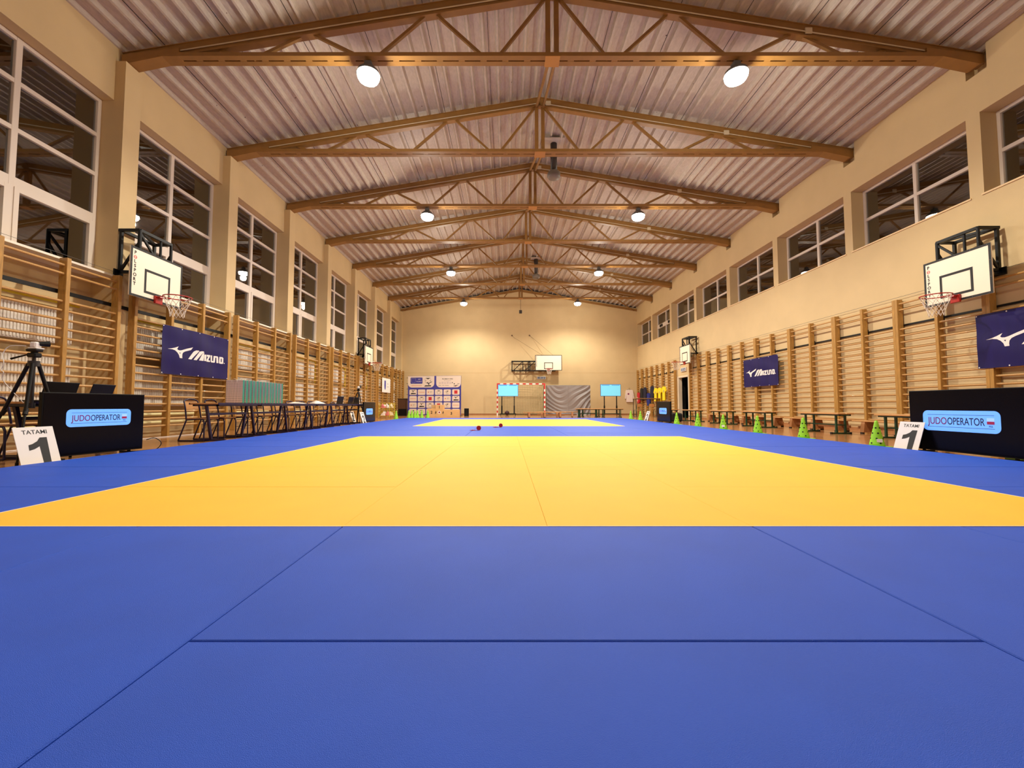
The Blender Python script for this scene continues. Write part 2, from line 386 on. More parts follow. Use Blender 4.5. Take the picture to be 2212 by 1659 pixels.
# windows
wn = 0
def window_left(y0, y1):
    global wn; wn += 1
    f = MB(); X0, X1 = XLG - .07, XLG; z0, z1 = 3.0, 6.325; m = (y0 + y1) / 2
    for a, b in ((y0, y0 + .07), (y1 - .07, y1), (m - .045, m + .045)): f.box(X0, X1, a, b, z0, z1, .005)
    for a, b in ((z1 - .06, z1), (5.59, 5.66), (4.85, 4.92), (3.92, 4.14), (z0, z0 + .07)): f.box(X0 + .005, X1 - .003, y0, y1, a, b)
    for a, b in ((y0 + .06, m - .03), (m + .03, y1 - .06)):
        f.box(X0 + .01, X1 + .012, a + .001, a + .07, z0 + .05, 3.99); f.box(X0 + .01, X1 + .012, b - .07, b - .001, z0 + .05, 3.99)
        f.box(X0 + .01, X1 + .011, a + .0705, b - .0705, 3.925, 3.989); f.box(X0 + .01, X1 + .011, a + .0705, b - .0705, z0 + .051, z0 + .119)
    o = struct('window_%d' % wn, f, 'frame')
    g = MB(); g.box(X0 + .02, X0 + .026, y0 + .02, y1 - .02, z0 + .02, z1 - .02); g.build('glass', 'glass', o)
    return o
def window_right(y0, y1, vent=False):
    global wn; wn += 1
    f = MB(); X0, X1 = XRG, XRG + .07; z0, z1 = 4.635, 6.215; m = (y0 + y1) / 2
    for a, b in ((y0, y0 + .06), (y1 - .06, y1), (m - .04, m + .04)): f.box(X0, X1, a, b, z0, z1, .005)
    for a, b in ((z1 - .06, z1), (5.40, 5.47), (z0, z0 + .06)): f.box(X0 + .003, X1 - .005, y0, y1, a, b)
    if vent: f.box(X0 - .02, X1, y0 + .03, y1 - .03, 5.32, 5.55)
    o = struct('window_%d' % wn, f, 'frame')
    if vent:
        h = MB()
        for c in (m - .65, m + .65):
            for q in (-.12, .12): h.box(X0 - .07, X0 - .01, c + q - .07, c + q + .07, 5.36, 5.50)
        h.build('vent_grille', 'black', o)
    g = MB(); g.box(X0 + .04, X0 + .046, y0 + .02, y1 - .02, z0 + .02, z1 - .02); g.build('glass', 'glass', o)
sills = MB(); sr = MB()
for i, y in enumerate(TY):
    y0 = y + .175; y1 = (TY[i + 1] - .175) if i < len(TY) - 1 else YB - .25
    window_left(y0, y1); sills.box(-7.60, XL + .03, y0, y1, 2.965, 3.0)
    y0 = y + .225; y1 = (y + 2.98)
    window_right(y0, y1, vent=(i == len(TY) - 2)); sr.box(XR - .02, XRG, y0 - .03, y1 + .03, 4.61, 4.64)
struct('trim_4', sills, mat('window_board', (236, 226, 210), .35)); struct('trim_5', sr, mat('plaster_ledge', (226, 196, 150), .6))

# ------------------------------------------------------------------ roof trusses
def make_truss():
    t = thing('roof_truss', 'x', 'roof truss', (XC, 0, 0))
    H = 8.22
    for s in (-1, 1):
        m = MB()   # rolled I section
        a = (0, 0, 8.77); b = (s * H, 0, 8.77 - SL * H)
        for dz, wy, hz in ((-.007, .135, .014), (-.12, .105, .236), (-.230, .135, .020)):
            m.bar((a[0], 0, a[2] + dz), (b[0], 0, b[2] + dz), wy, hz)
        m.build('top_chord', 'steel', t)
    m = MB()
    zc = 7.25
    for y in (-.067, .067):
        m.box(-7.5, 7.5, y - .053, y + .053, zc, zc + .075)
    k = -7.2
    while k < 7.3: m.box(k - .06, k + .06, -.016, .016, zc + .002, zc + .01); k += .42
    m.build('bottom_chord', 'steel', t)
    for s in (-1, 1):
        m = MB(); zt = 8.77 - SL * 7.4
        P = [(s * 7.1, 7.247), (s * 7.42, 7.247), (s * 8.1, 7.10), (s * 8.18, 7.12), (s * 8.18, 7.28), (s * 7.1, 7.42)]
        m.add([(x, -.115, z) for x, z in P] + [(x, .115, z) for x, z in P],
              [tuple(range(6)), tuple(range(6, 12))] + [(i, (i + 1) % 6, 6 + (i + 1) % 6, 6 + i) for i in range(6)])
        m.build('end_plate', 'steel', t)
    zt = lambda x: 8.77 - .24 - SL * abs(x)
    for s in (-1, 1):
        for x0, x1 in ((1.07, .12), (1.27, 2.22), (3.41, 2.46), (3.61, 4.58), (5.74, 4.84), (5.94, 6.4)):
            m = MB(); m.bar((s * x0, 0, 7.28), (s * x1, 0, zt(x1) + .02), .055, .055, up=(0, 1, 0)); m.build('diagonal_brace', 'steel', t)
    m = MB(); m.bar((-.085, -.03, 7.28), (-.085, -.03, 8.62), .09, .08); m.bar((.085, .03, 7.28), (.085, .03, 8.62), .09, .08); m.build('king_post', 'steel', t)
    m = MB(); m.box(-.14, .14, -.13, .13, 7.235, 7.247); m.build('centre_plate', mat('plate_paint', (180, 126, 62), .4), t)
    m = MB(); m.tube([(-8.0, -.075, 8.77 - SL * 8.0 - .16), (-3.5, -.075, 8.77 - SL * 3.5 - .16), (-.1, -.075, 8.58)], .012, 6)
    m.tube([(8.0, -.075, 8.77 - SL * 8.0 - .16), (.1, -.075, 8.58)], .012, 6)
    m.build('conduit', 'cond', t)
    for x in (.22, 4.9): m = MB(); m.box(x - .07, x + .07, -.09, -.06, 8.77 - SL * x - .2, 8.77 - SL * x - .08, .01); m.build('junction_box', 'cond', t)
    return t
TL = {0: 'ochre steel roof truss nearest the camera, running off the top of the photo', 1: 'second ochre steel roof truss from the camera, in front of the dark roof vent',
      2: 'third ochre steel roof truss from the camera, with the second pair of lamps', 3: 'fourth ochre steel roof truss from the camera, behind the second pair of lamps',
      4: 'fifth ochre steel roof truss from the camera, with the third pair of lamps', 5: 'sixth ochre steel roof truss from the camera, behind the third pair of lamps',
      6: 'last ochre steel roof truss, just before the end wall, with the smallest lamps'}
t0 = make_truss(); t0.location.y = TY[4]; t0['label'] = TL[0]
for i, y in enumerate(TY):
    if i == 4: continue
    lb = TL.get(i - 4, 'ochre steel roof truss overhead, %s behind the one nearest in view' % ORD[3 - i] if i < 4 else '')
    dup(t0, (XC, y, 0), 0, lb)
for o in [o for o in C.objects if o.name.startswith('roof_truss')]: o['group'] = 'ochre roof trusses across the hall'
for i in range(3, len(TY) - 1):
    m = MB()
    for x in (-.06, .06): m.bar((XC + x, TY[i], 7.27), (XC + x * 1.5, TY[i + 1] - .06, 8.5), .05, .05)
    o = m.build('ridge_strut', 'steel')
    tag(o, 'pair of ochre rods rising from truss centre to the ridge, %s from the camera' % ORD[i - 3], 'roof strut', 'ridge struts between the trusses')
for s, lb in ((-1, 'left'), (1, 'right')):
    m = MB()
    m.bar((XC + s * 3.2, 25.8, ztop(XC + 3.2) - .2), (XC + s * 1.0, 28.7, ztop(XC + 1.0) - .25), .05, .05)
    m.bar((XC + s * 3.2, 28.7, ztop(XC + 3.2) - .25), (XC + s * 1.0, 25.8, ztop(XC + 1.0) - .2), .05, .05)
    m.bar((XC + s * 5.4, 25.8, ztop(XC + 5.4) - .2), (XC + s * 7.9, 28.7, ztop(XC + 7.9) - .25), .05, .05)
    tag(m.build('wind_brace', 'steel'), 'crossed ochre braces under the roof by the end wall, %s half' % lb, 'roof brace', 'wind braces by the end wall')

# ------------------------------------------------------------------ lamps
def make_lamp():
    t = thing('high_bay_lamp', 'x', 'ceiling lamp')
    m = MB(); m.tube([(0, 0, 7.29), (0, 0, 7.20)], .02, 8); m.box(-.07, .07, -.07, .07, 7.12, 7.22, .015); m.build('ballast', 'grey', t)
    m = MB(); m.lathe([(.07, 7.13), (.13, 7.10), (.2, 7.03), (.225, 6.97), (.21, 6.97), (.19, 7.02), (.12, 7.08), (.03, 7.09)], 24); m.build('reflector', 'grey', t)
    m = MB(); m.lathe([(.205, 6.975), (.205, 6.92), (.18, 6.87), (.12, 6.835), (.05, 6.82), (.01, 6.82)], 24); m.build('lens', 'lamp', t)
    return t
l0 = make_lamp(); first = True
DEP = {4: 'nearest', 6: 'second', 8: 'third', 10: 'farthest'}
for i in (2, 4, 6, 8, 10):
    for s in (-1, 1):
        lb = 'glowing round lamp under the roof truss, %s pair from the camera, %s one' % (DEP.get(i, 'behind the'), 'left' if s < 0 else 'right')
        x = XC + s * 3.53
        if i == 2: lb = 'glowing round lamp overhead behind the camera, %s one' % ('left' if s < 0 else 'right')
        if first: l0.location = (x, TY[i], 0); l0['label'] = lb; l0['group'] = 'round lamps under the trusses'; first = False; root = l0; index_children(l0)
        else: root = dup(l0, (x, TY[i], 0), 0, lb, 'round lamps under the trusses')
        ld = bpy.data.lights.new('lamp_light', 'SPOT'); ld.energy = LAMP_W * (.42 if i == 2 else 1); ld.color = LAMP_COL; ld.shadow_soft_size = .09; ld.spot_size = math.radians(158); ld.spot_blend = .6
        lo = bpy.data.objects.new('lamp_light', ld); C.objects.link(lo); lo.location = (x, TY[i], 6.72)
        lp = bpy.data.lights.new('lamp_spill', 'POINT'); lp.energy = ld.energy * .15; lp.color = LAMP_COL; lp.shadow_soft_size = .12   # light leaving the sides of the glass
        lo = bpy.data.objects.new('lamp_spill', lp); C.objects.link(lo); lo.location = (x, TY[i], 6.70)
# roof ventilators
for y, x, lb in ((12.5, 1.45, 'dark round roof vent pipe hanging between the second and third trusses'), (22.6, 1.62, 'small dark roof vent pipe far down the hall')):
    t = thing('roof_vent', lb, 'roof vent', (x, y, 0), group='roof vents')
    zt = ztop(x)
    m = MB(); m.lathe([(.1, 7.85), (.1, zt + .05)], 20); m.lathe([(.115, 8.25), (.115, 8.3)], 20); m.build('pipe', 'duct', t)
    m = MB(); m.lathe([(.1, 7.8), (.17, 7.76), (.2, 7.70), (.2, 7.62), (.17, 7.57), (.05, 7.55)], 24); m.build('cap', mat('grey_cap', (120, 112, 100), .5), t)
    m = MB(); m.box(-.3, .3, -.3, .3, zt - .02, zt - .0); m.build('flange', mat('pale_flange', (176, 160, 148), .5), t)
m = MB(); m.tube([(XC, 25.9, 8.80), (XC, 25.9, 6.55)], .012, 6); m.box(XC - .09, XC + .09, 25.84, 25.96, 6.36, 6.56, .01)
tag(m.build('hanging_sensor', 'duct'), 'small square box hanging on a rod before the end wall', 'hanging box')

# ------------------------------------------------------------------ wall bars
RZ = [2.86, 2.72] + [2.28 - .147 * k for k in range(15)]
def make_bars(offs, h=2.98, dz=0.0):
    t = thing('wall_bars', 'x', 'wall bars')
    for i, o in enumerate(offs):
        m = MB(); m.box(o - .033, o + .033, .0, .13, 0, h, .004); m.build('post', 'wood', t)
    for a, b in zip(offs[:-1], offs[1:]):
        if b - a < .3: continue
        L = b - a
        proto = MB(); proto.tube([(-L / 2, 0, 0), (L / 2, 0, 0)], [.0195, .0195], 10)
        proto.v = [(x, y * .75, z) for x, y, z in proto.v]
        me = proto.mesh('rung', 'rung')
        for z in RZ: link('rung', me, None, t, ((a + b) / 2, .045, z + dz))
    return t
G = 'climbing wall bars'
lunit = make_bars([0.033, .9, 1.8, 2.70])
lunit.location = (-6.98, 4.80, 0); lunit.rotation_euler = (0, 0, PI / 2)
LL = ['wooden wall bars on left wall, nearest section, behind the tripod', 'wooden wall bars on left wall carrying the navy banner with the bird logo',
      'wooden wall bars on left wall behind the chequered bags', 'wooden wall bars on left wall behind the papers on the tables',
      'wooden wall bars on left wall behind the far laptops', 'wooden wall bars on left wall below the far left basketball board',
      'wooden wall bars on left wall carrying the white crest banner', 'wooden wall bars on left wall, last section before the end wall']
lunit['label'] = LL[0]; lunit['group'] = G + ' on the left wall'
for k in range(1, 8): dup(lunit, (-6.98, 4.80 + 3.01 * k, 0), PI / 2, LL[k], G + ' on the left wall')
runit = make_bars([.033, .905, 1.777], 3.03, .065)
runit.location = (8.86, 7.68, 0); runit.rotation_euler = (0, 0, -PI / 2)
RS = [7.68, 9.49, 11.30, 13.11, 14.92, 16.73, 18.54, 20.35, 23.95, 25.77, 27.59]
RL = ['wooden wall bars on right wall, nearest section, behind the cropped navy banner', 'wooden wall bars on right wall just left of the near backboard',
      'wooden wall bars on right wall, third section from the right edge', 'wooden wall bars on right wall, next section right of the full navy banner',
      'wooden wall bars on right wall carrying the right end of the full navy banner', 'wooden wall bars on right wall at the left end of the full navy banner',
      'wooden wall bars on right wall, second section right of the doorway', 'wooden wall bars on right wall directly right of the doorway',
      'wooden wall bars on right wall directly left of the doorway', 'wooden wall bars on right wall behind the yellow shirts', 'wooden wall bars on right wall behind the dark jackets']
runit['label'] = RL[0]; runit['group'] = G + ' on the right wall'
for k in range(1, 11): dup(runit, (8.86, RS[k], 0), -PI / 2, RL[k], G + ' on the right wall')
e = make_bars([.033, .87], 3.03, .065); e.location = (8.86, 28.52, 0); e.rotation_euler = (0, 0, -PI / 2)
e['label'] = 'narrow wooden wall bars on right wall in the far corner'; e['group'] = G + ' on the right wall'
# flat black rails behind the bars
m = MB(); m.box(XL + .003, XL + .035, 4.5, 28.5, 2.415, 2.475); tag(m.build('flat_rail', 'black'), 'long flat black rail behind the wall bars of the left wall', 'rail', 'black rails behind the wall bars')
for y0, y1, lb in ((4.5, 20.2, 'long flat black rail with hooks behind the right wall bars'), (22.2, 28.6, 'short flat black rail behind the bars past the doorway')):
    t = thing('flat_rail', lb, 'rail', (XR, y0, 0), group='black rails behind the wall bars')
    m = MB(); m.box(-.028, -.003, 0, y1 - y0, 2.425, 2.465); m.build('strip', 'black', t)
    me = MB().box(-.034, -.002, -.012, .012, -.065, .065).mesh('hook', 'black')
    k = .45
    while k < y1 - y0: link('hook', me, None, t, (-.003, k, 2.445)); k += .905
m = MB(); m.tube([(XR - .06, 4.5, 3.1), (XR - .06, 28.5, 3.1)], .004, 5); tag(m.build('wire', 'grey'), 'thin wire strung along the right wall above the bars', 'wire')
m = MB(); m.tube([(XL + .02, 4.5, 3.06), (XL + .02, 28.5, 3.06)], .003, 5); tag(m.build('wire', 'grey'), 'thin wire strung along the left wall above the bars', 'wire')

# ------------------------------------------------------------------ radiators and pipes in the left niches
def make_radiator(h):
    t = thing('radiator', 'x', 'radiator'); m = MB(); m.box(-1.05, 1.05, .0, .07, 0, h, .008); m.build('panel', 'radi', t)
    m = MB(); n = 46
    for k in range(n):
        x = -1.03 + 2.06 * k / (n - 1); m.box(x - .014, x + .014, -.012, .0, .02, h - .02, .004)
    m.build('fins', 'radi', t)
    m = MB(); m.box(-1.06, 1.06, -.014, .075, h, h + .012, .003); m.build('grille', 'radi', t)
    return t
r1 = make_radiator(.56); r2 = make_radiator(.80)
for b in range(8):
    y = 4.75 + 3 * b + 1.30; xx = XLG + .16
    w_ = 'behind the tripod' if b == 0 else 'behind the left navy banner' if b == 1 else 'in the %s wall niche on the left' % ORD[b]
    for r, z, nm in ((r1, 1.65, 'upper'), (r2, .62, 'lower')):
        lb = '%s white ribbed radiator %s' % (nm, w_)
        if b == 0:
            r.location = (xx, y, z); r.rotation_euler = (0, 0, PI / 2); r['label'] = lb; r['group'] = 'radiators under the left windows'; index_children(r)
        else: dup(r, (xx, y, z), PI / 2, lb, 'radiators under the left windows')
for b in range(8):
    y0 = 4.95 + 3 * b
    m = MB(); m.tube([(XLG + .09, y0 + .02, 2.36), (XLG + .09, y0 + 2.32, 2.36), (XLG + .09, y0 + 2.42, 2.30), (XLG + .09, y0 + 2.42, 1.5)] if b != 0 else [(XLG + .09, y0, 2.36), (XLG + .09, y0 + 2.3, 2.36)], .035, 8)
    tag(m.build('gas_pipe', 'ypipe'), 'yellow pipe above the radiators in the %s niche of the left wall' % ORD[b], 'pipe', 'yellow pipes in the left niches')
for b in range(8):
    for z in (.27, .44):
        m = MB(); y0 = 4.75 + 3 * b; m.tube([(XLG + .06, y0 + .18, z), (XLG + .06, y0 + (2.81 if b < 7 else 2.7), z)], .035, 8)
        tag(m.build('heating_pipe', 'cpipe'), '%s cream heating pipe low in the %s niche of the left wall' % ('lower' if z < .3 else 'upper', ORD[b]), 'pipe', 'cream pipes along the left wall')

# ------------------------------------------------------------------ tatami mats
def one_mat(x0, x1, y0, y1, col, label, grp, edges=''):
    g = .0022 if col == 'b' else .0006
    h = .04 + random.uniform(-.0006, .0006)
    m = MB(); m.box(x0 + g, x1 - g, y0 + g, y1 - g, 0.0, h, .003 if col == 'b' else .0012)
    cx, cy = (x0 + x1) / 2, (y0 + y1) / 2
    m.v = [(x - cx, y - cy, z) for x, y, z in m.v]
    o = m.build('tatami_mat', 'blue' if col == 'b' else 'yellow'); o.location = (cx, cy, 0)
    tag(o, label, 'mat', grp)
    if edges:
        e = MB(); t = .012; hz = h + .0008
        X0, X1, Y0, Y1 = x0 + g - cx, x1 - g - cx, y0 + g - cy, y1 - g - cy
        if 'l' in edges: e.box(X0, X0 + t, Y0, Y1, .004, hz)
        if 'r' in edges: e.box(X1 - t, X1, Y0, Y1, .004, hz)
        if 'f' in edges: e.box(X0, X1, Y0, Y0 + t * .5, .004, hz)
        if 'b' in edges: e.box(X0, X1, Y1 - t * 1.6, Y1, .004, hz)
        e.build('edge_halo', 'halo', o)  # added pale strip, paints the bright sharpening halo along the yellow border
    return o
A = .086
XA = [-4.8, -2.8, -1.8, -.8, .2, 1.2, 2.22, 3.33, 5.45]
RN = lambda k: ORD[k]
zone = lambda y: 'in front of the near yellow square' if y < 2 else 'beside the near yellow square' if y < 8 else 'level with the strip between the squares' if y < 12 else 'beside the far yellow square' if y < 18 else 'behind the far yellow square'
zst = lambda y: -2 if y < 2 else 2 if y < 8 else 8 if y < 12 else 12 if y < 18 else 18
for r in range(-2, 20):
    y0 = r + A; z = zone(r); k = r - zst(r)
    for x0, x1, sd in ((XA[0], XA[1] - .001, 'left'), (XA[7] + .001, XA[8], 'right')):
        q = .1 if (12 <= r < 18) else 0
        a0, a1 = (x0, x1 + q) if sd == 'left' else (x0 + q * .8, x1)
        one_mat(a0, a1, y0, y0 + 1, 'b', 'blue mat of the %s border %s, %s row' % (sd, z, RN(k)), 'blue mats of the side borders')
for r in (-2, 0):
    for i in (1, 2, 5, 6):
        one_mat(XA[i], XA[i + 1], r + A, r + 2 + A, 'b', 'lengthwise blue foreground mat %s, %s column from the left' % ('at the bottom edge' if r < 0 else 'touching the yellow square', RN(i)), 'blue mats in the foreground')
for r in range(-2, 2):
    one_mat(XA[3], XA[5], r + A, r + 1 + A, 'b', {1: 'wide central blue mat touching the front of the near yellow square', 0: 'wide central blue mat in the bottom foreground, below the dark cross seam', -1: 'wide central blue mat just under the camera, below the bottom edge', -2: 'wide central blue mat behind the camera position'}[r], 'blue mats in the foreground')
for (Y0, nm, dx) in ((2, 'near', 0.0), (12, 'far', .1)):
    for r in range(6):
        y0 = Y0 + r + A
        ed = ('f' if r == 0 else '') + ('b' if r == 5 else '')
        one_mat(XA[1] + dx, XA[3] + dx * .5, y0, y0 + 1, 'y', 'yellow mat of the %s square, left column, %s row from the front' % (nm, RN(r)), 'yellow mats of the %s square' % nm, 'l' + ed)
        one_mat(XA[5] + dx * .5, XA[7] + dx * .8, y0, y0 + 1, 'y', 'yellow mat of the %s square, right column, %s row from the front' % (nm, RN(r)), 'yellow mats of the %s square' % nm, 'r' + ed)
    for r in range(3):
        for i in (3, 4):
            ed = ('f' if r == 0 else '') + ('b' if r == 2 else '')
            one_mat(XA[i] + dx * .5, XA[i + 1] + dx * .5, Y0 + 2 * r + A, Y0 + 2 * r + 2 + A, 'y', 'lengthwise yellow mat of the %s square, %s of centre, %s row' % (nm, 'left' if i == 3 else 'right', RN(r)), 'yellow mats of the %s square' % nm, ed)
for r in list(range(8, 12)) + [18, 19]:
    for i, (a, b) in enumerate(((1, 3), (3, 5), (5, 7))):
        one_mat(XA[a], XA[b], r + A, r + 1 + A, 'b', 'blue mat %s, %s column, %s row' % ('between the two yellow squares' if r < 12 else 'behind the far yellow square', ('left', 'middle', 'right')[i], RN(r - (8 if r < 12 else 18))), 'blue mats of the cross strips')

# ------------------------------------------------------------------ display screens with the lit name plate
def make_tv(w_, h_, label, loc, rz):
    t = thing('display_screen', label, 'screen', loc, rz, 'big dark screens standing on the floor')
    m = MB(); m.box(0, w_, 0, .05, .035, h_ + .035, .004); m.build('casing', 'bezel', t)
    m = MB(); m.box(.012, w_ - .012, -.003, 0.001, .05, h_ + .023); sc = m.build('screen', 'screen', t)
    for x in (.16, w_ - .16):
        m = MB(); m.bar((x, -.10, .012), (x, .16, .012), .03, .02); m.bar((x, .03, .01), (x, .03, .05), .03, .02); m.build('foot', 'bezel', t)
    return t, sc
def name_plate(sc, x0, x1, z0, z1):
    y = -.004; W = x1 - x0; H = z1 - z0
    figure('lit_plate', [rrect(x0, x1, z0, z1, H * .25)], 'plate', sc, y=y)
    tx = x0 + W * .07; tw = W * .75; zb = z0 + H * .33; th = H * .34
    me = text_mesh('JUDO', th, width=tw * .36, align='LEFT', bold=.004, cap=True); me.transform(Matrix.Translation((tx, y - .0016, zb))); link('red_lettering', me, 'lred', sc)
    me = text_mesh('OPERATOR', th, width=tw * .625, align='LEFT', bold=.004, cap=True); me.transform(Matrix.Translation((tx + tw * .375, y - .0016, zb))); link('navy_lettering', me, 'lnavy', sc)
    figure('rule_lines', [rect(x0 + W * .07, x1 - W * .07, z0 + H * .79, z0 + H * .805), rect(x0 + W * .07, x1 - W * .07, z0 + H * .195, z0 + H * .21)], 'lnavy', sc, y=y - .001)
    fx = x0 + W * .845
    figure('flag_white', [rect(fx, fx + W * .085, z0 + H * .53, z0 + H * .68)], mat('plate_white', (150, 190, 255), .5, emit=.9), sc, y=y - .001)
    figure('flag_red', [rect(fx, fx + W * .085, z0 + H * .40, z0 + H * .53)], mat('plate_red', (150, 24, 70), .5, emit=.5), sc, y=y - .001)
    me = text_mesh('POL', H * .08, width=W * .045); me.transform(Matrix.Translation((fx + W * .045, y - .0016, z0 + H * .27))); link('small_lettering', me, 'lnavy', sc)
a = math.atan2(5.85 - 4.69, -5.04 + 5.18)
t, sc = make_tv(1.17, .745, 'big dark screen with lit name plate at left, below two laptops, nearest the camera', (-5.18, 4.69, 0), a)
name_plate(sc, .235, .985, .375, .585)
t, sc = make_tv(1.40, .80, 'big dark screen with lit name plate at the right edge, behind a white number board', (5.72, 5.97, 0), -PI / 2 - .03)
name_plate(sc, .20, 1.13, .30, .565)
t, sc = make_tv(1.30, .72, 'dark screen with dull plate far down the left side, before a tripod', (-5.02, 14.80, 0), PI / 2)
name_plate(sc, .25, .98, .30, .52)
t, sc = make_tv(1.30, .74, 'dark screen with pale plate far down the right side, below yellow shirts', (5.78, 16.15, 0), -PI / 2)
name_plate(sc, .25, .98, .32, .54)

# leaning number boards
NUM = {'1': [(.02, .022), (.095, .022), (.105, .30), (.035, .30), (.005, .262), (-.045, .235), (-.085, .225), (-.088, .165), (-.035, .178), (.018, .205)],
 '2': [(-.085, .03), (.095, .03), (.095, .08), (-.005, .08), (.05, .13), (.09, .18), (.10, .235), (.07, .285), (.01, .305), (-.05, .295), (-.088, .255), (-.09, .215), (-.035, .21), (-.025, .24), (.005, .255), (.035, .24), (.04, .21), (.015, .165), (-.04, .11), (-.08, .07)]}
def number_board(ch, label, loc, rz, w_=.36, lean=.30):
    t = thing('number_board', label, 'sign', loc, rz, 'white number boards beside the mats')
    R = Matrix.Rotation(-lean, 4, 'X'); H = .42
    m = MB(); m.box(-w_ / 2, w_ / 2, 0, .006, 0, H, .001); m.xf(R); m.build('board', 'sign', t)
    m = MB(); m.bar((0, .13, .002), (0, .11, .33), .12, .004, up=(0, 1, 0)); m.build('prop', 'sign', t)
    text('caption', 'TATAMI', .044, 'ink', t, at=(0, -.001, H - .078), mtx=R, bold=.004, width=w_ * .62)
    figure('numeral', [NUM[ch]], 'ink', t, y=-.001, mtx=R)
    return t
number_board('1', 'white board reading TATAMI 1 leaning before the left screen', (-4.93, 4.50, 0), PI / 2, .385)
number_board('1', 'white board reading TATAMI 1 before the screen at the right edge', (5.56, 5.90, 0), -PI / 2, .36)
number_board('2', 'small white board with a 2 before the far left screen', (-4.90, 14.60, 0), PI / 2)
number_board('2', 'small white board with a 2 left of the far right screen', (5.60, 16.95, 0), -PI / 2)
number_board('2', 'white number board standing under the far left laptop table', (-5.82, 16.15, 0), PI / 2)

# tripods
def tripod(label, loc, rz, feet):
    t = thing('tripod', label, 'tripod', loc, rz, 'camera tripods on the left side')
    top = 1.10
    for fx, fy in feet:
        d = Vector((fx, fy, 0)); L = d.length; d = d / L
        m = MB(); a_ = d * .045 + Vector((0, 0, top)); mid = d * L * .52 + Vector((0, 0, .56)); b_ = d * L + Vector((0, 0, .015))
        m.tube([a_, mid], [.019, .017], 8); m.tube([mid, b_], [.012, .010], 8); m.tube([mid - d * .02 + Vector((0, 0, .03)), mid + d * .012 + Vector((0, 0, -.03))], .022, 8)
        m.tube([b_ + Vector((0, 0, .02)), b_ - Vector((0, 0, .013))], .014, 8); m.build('leg', 'black', t)
    m = MB(); m.tube([(0, 0, .62), (0, 0, top + .08)], .016, 10); m.tube([(0, 0, .60), (0, 0, .66)], .03, 10); m.tube([(0, 0, top - .03), (0, 0, top + .03)], .05, 12); m.build('column', mat('dark_grey_metal', (40, 40, 44), .4), t)
    m = MB()
    for fx, fy in feet: m.tube([(0, 0, .62), (fx * .48, fy * .48, .62)], .005, 5)
    m.build('spreader', 'black', t)
    m = MB(); m.box(-.05, .05, -.04, .04, top + .07, top + .12, .01); m.box(-.06, .06, -.045, .045, top + .135, top + .165, .01); m.tube([(0, 0, top + .11), (0, 0, top + .15)], .03, 10); m.build('head', 'black', t)
    m = MB(); m.tube([(0, -.03, top + .11), (-.20, -.05, top + .05)], [.007, .012], 8); m.build('pan_handle', 'black', t)
    m = MB(); m.box(-.05, .05, -.03, .06, top + .166, top + .18, .004); m.box(-.035, .035, -.03, .05, top + .18, top + .245, .012); m.build('camera', 'white', t)
    m = MB(); m.tube([(.02, .02, top + .225), (.05, .10, top + .235)], [.026, .034], 10); m.build('lens', 'black', t)
    return t
tripod('black camera tripod at the left edge, tall in front of the wall bars', (-5.31, 4.70, 0), 0, [(-.46, -.12), (.21, -.29), (.03, .42)])
t = tripod('small camera tripod behind the far left screen', (-5.50, 15.6, 0), 0, [(-.42, -.10), (.17, -.33), (.12, .40)])
m = MB(); m.tube(smooth([(-5.41, 4.70, 1.30), (-5.52, 4.64, 1.29), (-5.57, 4.62, 1.2), (-5.53, 4.60, 1.1), (-5.55, 4.60, 1.02), (-5.50, 4.58, .99), (-5.52, 4.60, .9), (-5.40, 4.70, .66)]), .004, 5)
tag(m.build('camera_cable', 'white'), 'thin white cable hanging from the near tripod camera', 'cable')

# school tables
def make_table():
    t = thing('school_table', 'x', 'table')
    m = MB(); m.box(-.63, .63, -.25, .25, .65, .675, .004); m.build('tabletop', 'bench', t)
    m = MB(); m.box(-.60, .60, -.22, -.19, .62, .65); m.box(-.60, .60, .19, .22, .62, .65); m.box(-.60, -.57, -.22, .22, .62, .65); m.box(.57, .60, -.22, .22, .62, .65)
    m.box(-.64, .64, -.258, -.25, .645, .678); m.box(-.64, .64, .25, .258, .645, .678); m.build('frame', 'purple', t)
    for s in (-1, 1):
        m = MB(); m.bar((s * .575, 0, .65), (s * .43, 0, .03), .038, .038, up=(0, 1, 0)); m.build('leg', 'purple', t)
        m = MB(); m.bar((s * .43, -.25, .0175), (s * .43, .25, .0175), .038, .034); m.build('foot_bar', 'purple', t)
    m = MB(); m.bar((-.54, 0, .48), (.54, 0, .48), .03, .04); m.build('stretcher', 'purple', t)
    return t
